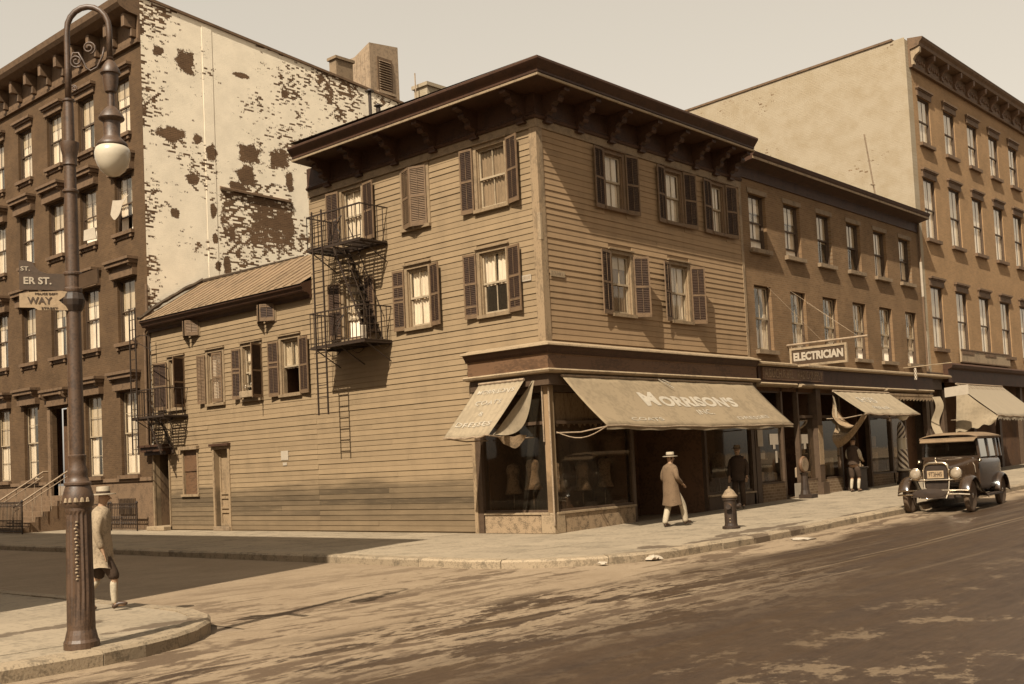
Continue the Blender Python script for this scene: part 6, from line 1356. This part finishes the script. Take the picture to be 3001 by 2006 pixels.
person('person in white shirt, dark knee breeches and straw hat walking behind the lamp post', (-12.74, -2.66, 0), radians(-35), 1.62, coat=M_JACK, coat_hem=.64, trousers=M_DCLOTH, hat='straw', legs=((.20, .0), (-.26, .06)),
       arms={-1: ((-.03, -.25, 1.17), (.06, -.24, .92)), 1: ((-.03, .25, 1.17), (.08, .25, .93))}, knee_break=True, vest=M_SHIRT, lean=.06)
person('person in dark clothes and hat standing in the shade by the shop window', (7.75, -.48, gz(8)), radians(200), 1.76, coat=M_DCLOTH, trousers=M_DCLOTH, hat='felt', hatmat=M_GTROU, legs=((.05, 0), (-.05, 0)), coat_hem=.80)

# ================================================================= CAR
CR = thing('parked_car', 'dark 1920s sedan with nickel radiator and tan roof parked facing us at the kerb', 'car', (7.85, -6.16, -.15+gz(7.8)), local=True, rotz=radians(180+5))
CR.scale = (1.06, 1.06, 1.06)
# local x forward, origin under the front axle
def loft(mb, secs, n=20, pw=4.0, mi=0, cap=True):
    vs = []
    for x, hw, z0, z1, rr in secs:
        cz, hz = (z0+z1)/2, (z1-z0)/2
        for q in range(n):
            a = 2*pi*(q+.5)/n; c, s = cos(a), sin(a); e_ = 2/rr
            vs.append(Vector((x, hw*math.copysign(abs(c)**e_, c), cz+hz*math.copysign(abs(s)**e_, s))))
    L = len(secs); fs = [(i*n+q, i*n+(q+1) % n, (i+1)*n+(q+1) % n, (i+1)*n+q) for i in range(L-1) for q in range(n)]
    if cap: fs += [tuple(range(n)), tuple((L-1)*n+q for q in range(n))]
    mb.add(vs, fs, mi)
mb = MB(); loft(mb, [(.12, .27, .52, 1.14, 3.2), (-.3, .33, .52, 1.18, 3.4), (-.80, .43, .50, 1.23, 4), (-1.0, .56, .48, 1.27, 5), (-1.15, .66, .46, 1.28, 8)], 28)
loft(mb, [(-1.12, .67, .46, 1.285, 9), (-1.6, .72, .45, 1.27, 9), (-2.9, .72, .45, 1.27, 9), (-3.25, .66, .5, 1.27, 6), (-3.4, .58, .55, 1.22, 5)], 28)
o = mb.build('body', M_BODY, CR); smooth_angle(o, 40)
mb = MB()
for i in range(14): x = -.22-i*.045; 
for s in (-1, 1):
    for i in range(14): x = -.20-i*.045; w = .285+(.12*(-x)/.8)+.018; mb.box(x-.012, x+.012, s*w-.012, s*w+.012, .70, .98)
mb.build('bonnet_louvre', M_BODY, CR)
mb = MB(); mb.tube([Vector((.12-1.15*t, 0, 1.145+.105*t)) for t in (0, .5, 1)], .01, 5); 
for t in (.0, ): mb.tube([Vector((-1.02, .60*cos(a), .90+.395*abs(sin(a))**.55)) for a in [i*pi/14 for i in range(15)]], .013, 6)
mb.build('bonnet_trim', M_NICK, CR)
# greenhouse
mb = MB()
for s in (-1, 1):
    for x0, x1 in ((-1.22, -1.16), (-2.12, -2.04), (-2.98, -2.86), (-3.3, -3.2)): mb.add([Vector((x, s*y, z)) for x in (x0, x1) for y, z in ((.70, 1.26), (.64, 1.26), (.59, 1.76), (.65, 1.76))], [(0,1,2,3), (4,5,6,7), (0,4,5,1), (1,5,6,2), (2,6,7,3), (3,7,4,0)])
mb.box(-1.20, -1.16, -.64, .64, 1.68, 1.78); mb.box(-1.20, -1.14, -.66, .66, 1.25, 1.31); mb.box(-3.3, -3.25, -.6, .6, 1.26, 1.76)
mb.build('window_pillar', M_BODY, CR)
M_CG = glass_mat('car_glass', (.35, .32, .28), 1.6, .03)
mb = MB(); mb.add([(-1.16, -.62, 1.30), (-1.16, .62, 1.30), (-1.20, .58, 1.70), (-1.20, -.58, 1.70)], [(0,1,2,3)]); mb.build('windscreen', M_CG, CR, fixn=False)
for s in (-1, 1):
    for a, b in ((-2.04, -1.22), (-2.86, -2.12)): mb = MB(); mb.add([(a, s*.67, 1.27), (b, s*.67, 1.27), (b, s*.62, 1.72), (a, s*.62, 1.72)], [(0,1,2,3)]); mb.build('side_window', M_CG, CR, fixn=False)
mb = MB(); mb.box(-3.2, -1.3, -.55, .55, .6, 1.1); mb.box(-1.75, -1.6, -.5, .5, 1.1, 1.38); mb.box(-2.9, -2.7, -.5, .5, 1.1, 1.45); mb.build('seat', M_DCLOTH, CR)
mb = MB(); mb.tube([Vector((-1.42, .32+.18*cos(a), 1.25+.18*sin(a))) for a in [i*pi/8 for i in range(17)]], .012, 5); mb.build('steering_wheel', M_DCLOTH, CR)
mb = MB(); nx = 14
def rf(i, j):
    x = -1.02-2.35*i; y = (-1+2*j)*.69; edge = 1-(abs(2*j-1))**4; ex = 1-abs(2*i-1)**6; return Vector((x, y, 1.76+.12*edge*(.55+.45*ex)))
mb.grid(rf, 16, 16); o = mb.build('roof', M_TOP, CR, fixn=False, smooth=True, solid=.02)
mb = MB(); mb.box(-3.36, -1.0, -.69, .69, 1.725, 1.765); mb.build('roof_edge', M_TOP, CR, bev=.01)
mb = MB(); mb.add([(-1.0, -.66, 1.72), (-1.0, .66, 1.72), (-.86, .64, 1.655), (-.86, -.64, 1.655)], [(0,1,2,3)]); mb.build('sun_visor', M_TOP, CR, fixn=False, solid=.02)
# radiator
pts = [Vector((.16, .29*math.copysign(abs(cos(a))**.45, cos(a)), .84+.34*math.copysign(abs(sin(a))**.45, sin(a)))) for a in [2*pi*i/36 for i in range(37)]]
mb = MB(); mb.tube(pts, .035, 8); mb.lathe([(.03, 0), (.035, .03), (.02, .05), (.02, .08), (.035, .10), (.0, .12)], (.14, 0, 1.19), 10); mb.build('radiator_shell', M_NICK, CR, smooth=True)
mb = MB(); mb.box(.11, .15, -.27, .27, .52, 1.16); 
for i in range(20): y = -.26+i*.0275; mb.box(.15, .158, y-.004, y+.004, .54, 1.14)
mb.build('radiator_core', M_IRON, CR)
for s in (-1, 1):
    mb = MB(); R_ = Matrix.Rotation(pi/2, 4, 'Y'); mb.lathe([(.0, -.19), (.05, -.18), (.11, -.10), (.135, -.02), (.145, 0), (.145, .03), (.125, .035)], (.22, s*.47, .93), 20, mtx=R_); h = mb.build('headlight', M_NICK, CR, smooth=True)
    mb = MB(); mb.lathe([(.125, .03), (.10, .045), (.05, .055), (0, .058)], (.22, s*.47, .93), 20, mtx=R_); mb.build('lens', M_LENS, h, smooth=True)
    mb = MB(); mb.lathe([(.0, -.10), (.04, -.06), (.05, .0), (.05, .02), (0, .03)], (-.98, s*.72, 1.20), 14, mtx=R_); mb.build('cowl_lamp', M_NICK, CR, smooth=True)
mb = MB(); mb.tube([(.18, -.62, .80), (.20, -.4, .78), (.20, .4, .78), (.18, .62, .80)], .018, 8); mb.tube([(.16, .30, .84), (.20, .27, .5), (.26, .22, .34)], .022, 6); mb.tube([(.16, -.30, .84), (.20, -.27, .5), (.26, -.22, .34)], .022, 6); mb.build('lamp_bar', M_NICK, CR)
mb = MB(); mb.box(.225, .235, -.19, .19, .82, 1.0); pl_ = mb.build('number_plate', M_TAN, CR); text('9T3H45', .2, frame_mtx((.237, 0, .91), (0, 1, 0), (0, 0, 1)), M_SIGND, pl_, width=.31, height=.11, bold=.003)
# fenders
def fender(s, x0, front=True):
    mb = MB()
    def fn(i, j):
        a = radians(200-190*i) if front else radians(185-190*i)
        r = .47; x = x0-r*cos(a)*-1*(1.0); x = x0+r*cos(pi-a)*-1
        if front: x = x0 + r*1.05*cos(radians(15+165*i)) ; z = .38+r*sin(radians(15+165*i))+.02
        else: x = x0 + r*cos(radians(5+170*i)); z = .38+r*sin(radians(5+170*i))
        if front and i > .72: q = (i-.72)/.28; x = x0-.42-.75*q; z = .62-.30*q+.02
        w = .135; y = s*(.70+w*(2*j-1)); z -= .06*abs(2*j-1)**2.5
        return Vector((x, y, z))
    mb.grid(fn, 24, 8); return mb.build('front_fender' if front else 'rear_fender', M_BODY, CR, fixn=False, smooth=True, solid=.012)
for s in (-1, 1): fender(s, 0); fender(s, -2.85, False)
mb = MB()
for s in (-1, 1): mb.box(-2.45, -1.1, s*.72-.14, s*.72+.14, .33, .37)
mb.build('running_board', M_IRON, CR)
mb = MB(); mb.tube([(.50, -.82, .44), (.58, -.6, .46), (.62, 0, .46), (.58, .6, .46), (.50, .82, .44)], .022, 6); mb.tube([(.50, -.80, .54), (.60, -.4, .55), (.62, 0, .55), (.60, .4, .55), (.50, .80, .54)], .018, 6)
mb.build('bumper', M_NICK, CR, smooth=True)
mb = MB(); mb.lathe([(.0, 0), (.38, 0), (.40, .02), (.38, .04), (0, .05)], (0, 0, 0), 24, mtx=Matrix.Translation((.60, -.05, .48)) @ Matrix.Rotation(pi/2, 4, 'Y') @ Matrix.Diagonal((.28, 1.0, 1, 1))); mb.build('bumper_guard', M_IRON, CR)
mb = MB(); mb.box(-3.3, .2, -.38, .38, .34, .5); mb.bar((0, -.7, .38), (0, .7, .38), .03); mb.bar((-2.85, -.7, .38), (-2.85, .7, .38), .04); mb.build('chassis', M_IRON, CR)
RW = Matrix.Rotation(pi/2, 4, 'X')
for x0 in (0, -2.85):
    for s in (-1, 1):
        c = (x0, s*.70, .385); mb = MB(); mb.lathe([(.30, -.055), (.345, -.062), (.375, -.05), (.385, -.02), (.385, .02), (.375, .05), (.345, .062), (.30, .055)], c, 32, mtx=RW); w = mb.build('wheel', M_TYRE, CR, smooth=True)
        mb = MB(); mb.lathe([(.30, -.05), (.305, 0), (.30, .05), (.275, .045), (.27, 0), (.275, -.045)], c, 32, mtx=RW); mb.build('rim', M_TAN, w)
        mb = MB()
        for q in range(12): a = q*pi/6; mb.bar((x0+.05*cos(a), s*.70, .385+.05*sin(a)), (x0+.275*cos(a), s*.70, .385+.275*sin(a)), .018, n=6)
        mb.build('spoke', M_TAN, w)
        mb = MB(); mb.lathe([(.0, -.07), (.06, -.06), (.07, 0), (.06, .06), (0, .07)], c, 16, mtx=RW); mb.build('hub', M_NICK, w)
# small stand by the barber shop
st_ = thing('shoeshine_stand', 'dark cluttered stand beside the barber shop doorway', 'stand', (15.7, -.5, gz(15.7)))
z = gz(15.7); mb = MB(); mb.box(15.35, 16.05, -.62, -.22, z, z+.75); mb.box(15.3, 16.1, -.68, -.2, z+.75, z+.80); mb.build('cabinet', M_IRON, st_, bev=.01)
random.seed(5); mb = MB()
for i in range(9): x = 15.38+i*.075; h = random.uniform(.06, .2); mb.lathe([(.03, 0), (.035, h*.6), (.012, h*.8), (.012, h)], (x, -.45+random.uniform(-.1, .1), z+.80), 8)
mb.build('bottle', M_GOODS, st_)
for o in list(bpy.data.objects):
    if o.type == 'MESH' and o.name.split('.')[0] in ('shop_frame', 'shop_pilaster', 'shop_sill', 'awning_pipe', 'bumper', 'chassis', 'window_pillar', 'seat', 'rail', 'running_board', 'lamp_bar', 'pipe_section', 'fascia_ledge', 'spoke', 'canopy', 'guy_wire', 'sign_frame', 'pier', 'stair_string', 'ladder_rail', 'mullion', 'bottle', 'grille_bars', 'vent_pipe', 'milk_can', 'scroll', 'stoop_handrail', 'rolled_awning'): split_islands(o) if o.name.split('.')[0] not in ('stoop_handrail', 'rolled_awning') else None
    if '_local' in o: del o['_local']
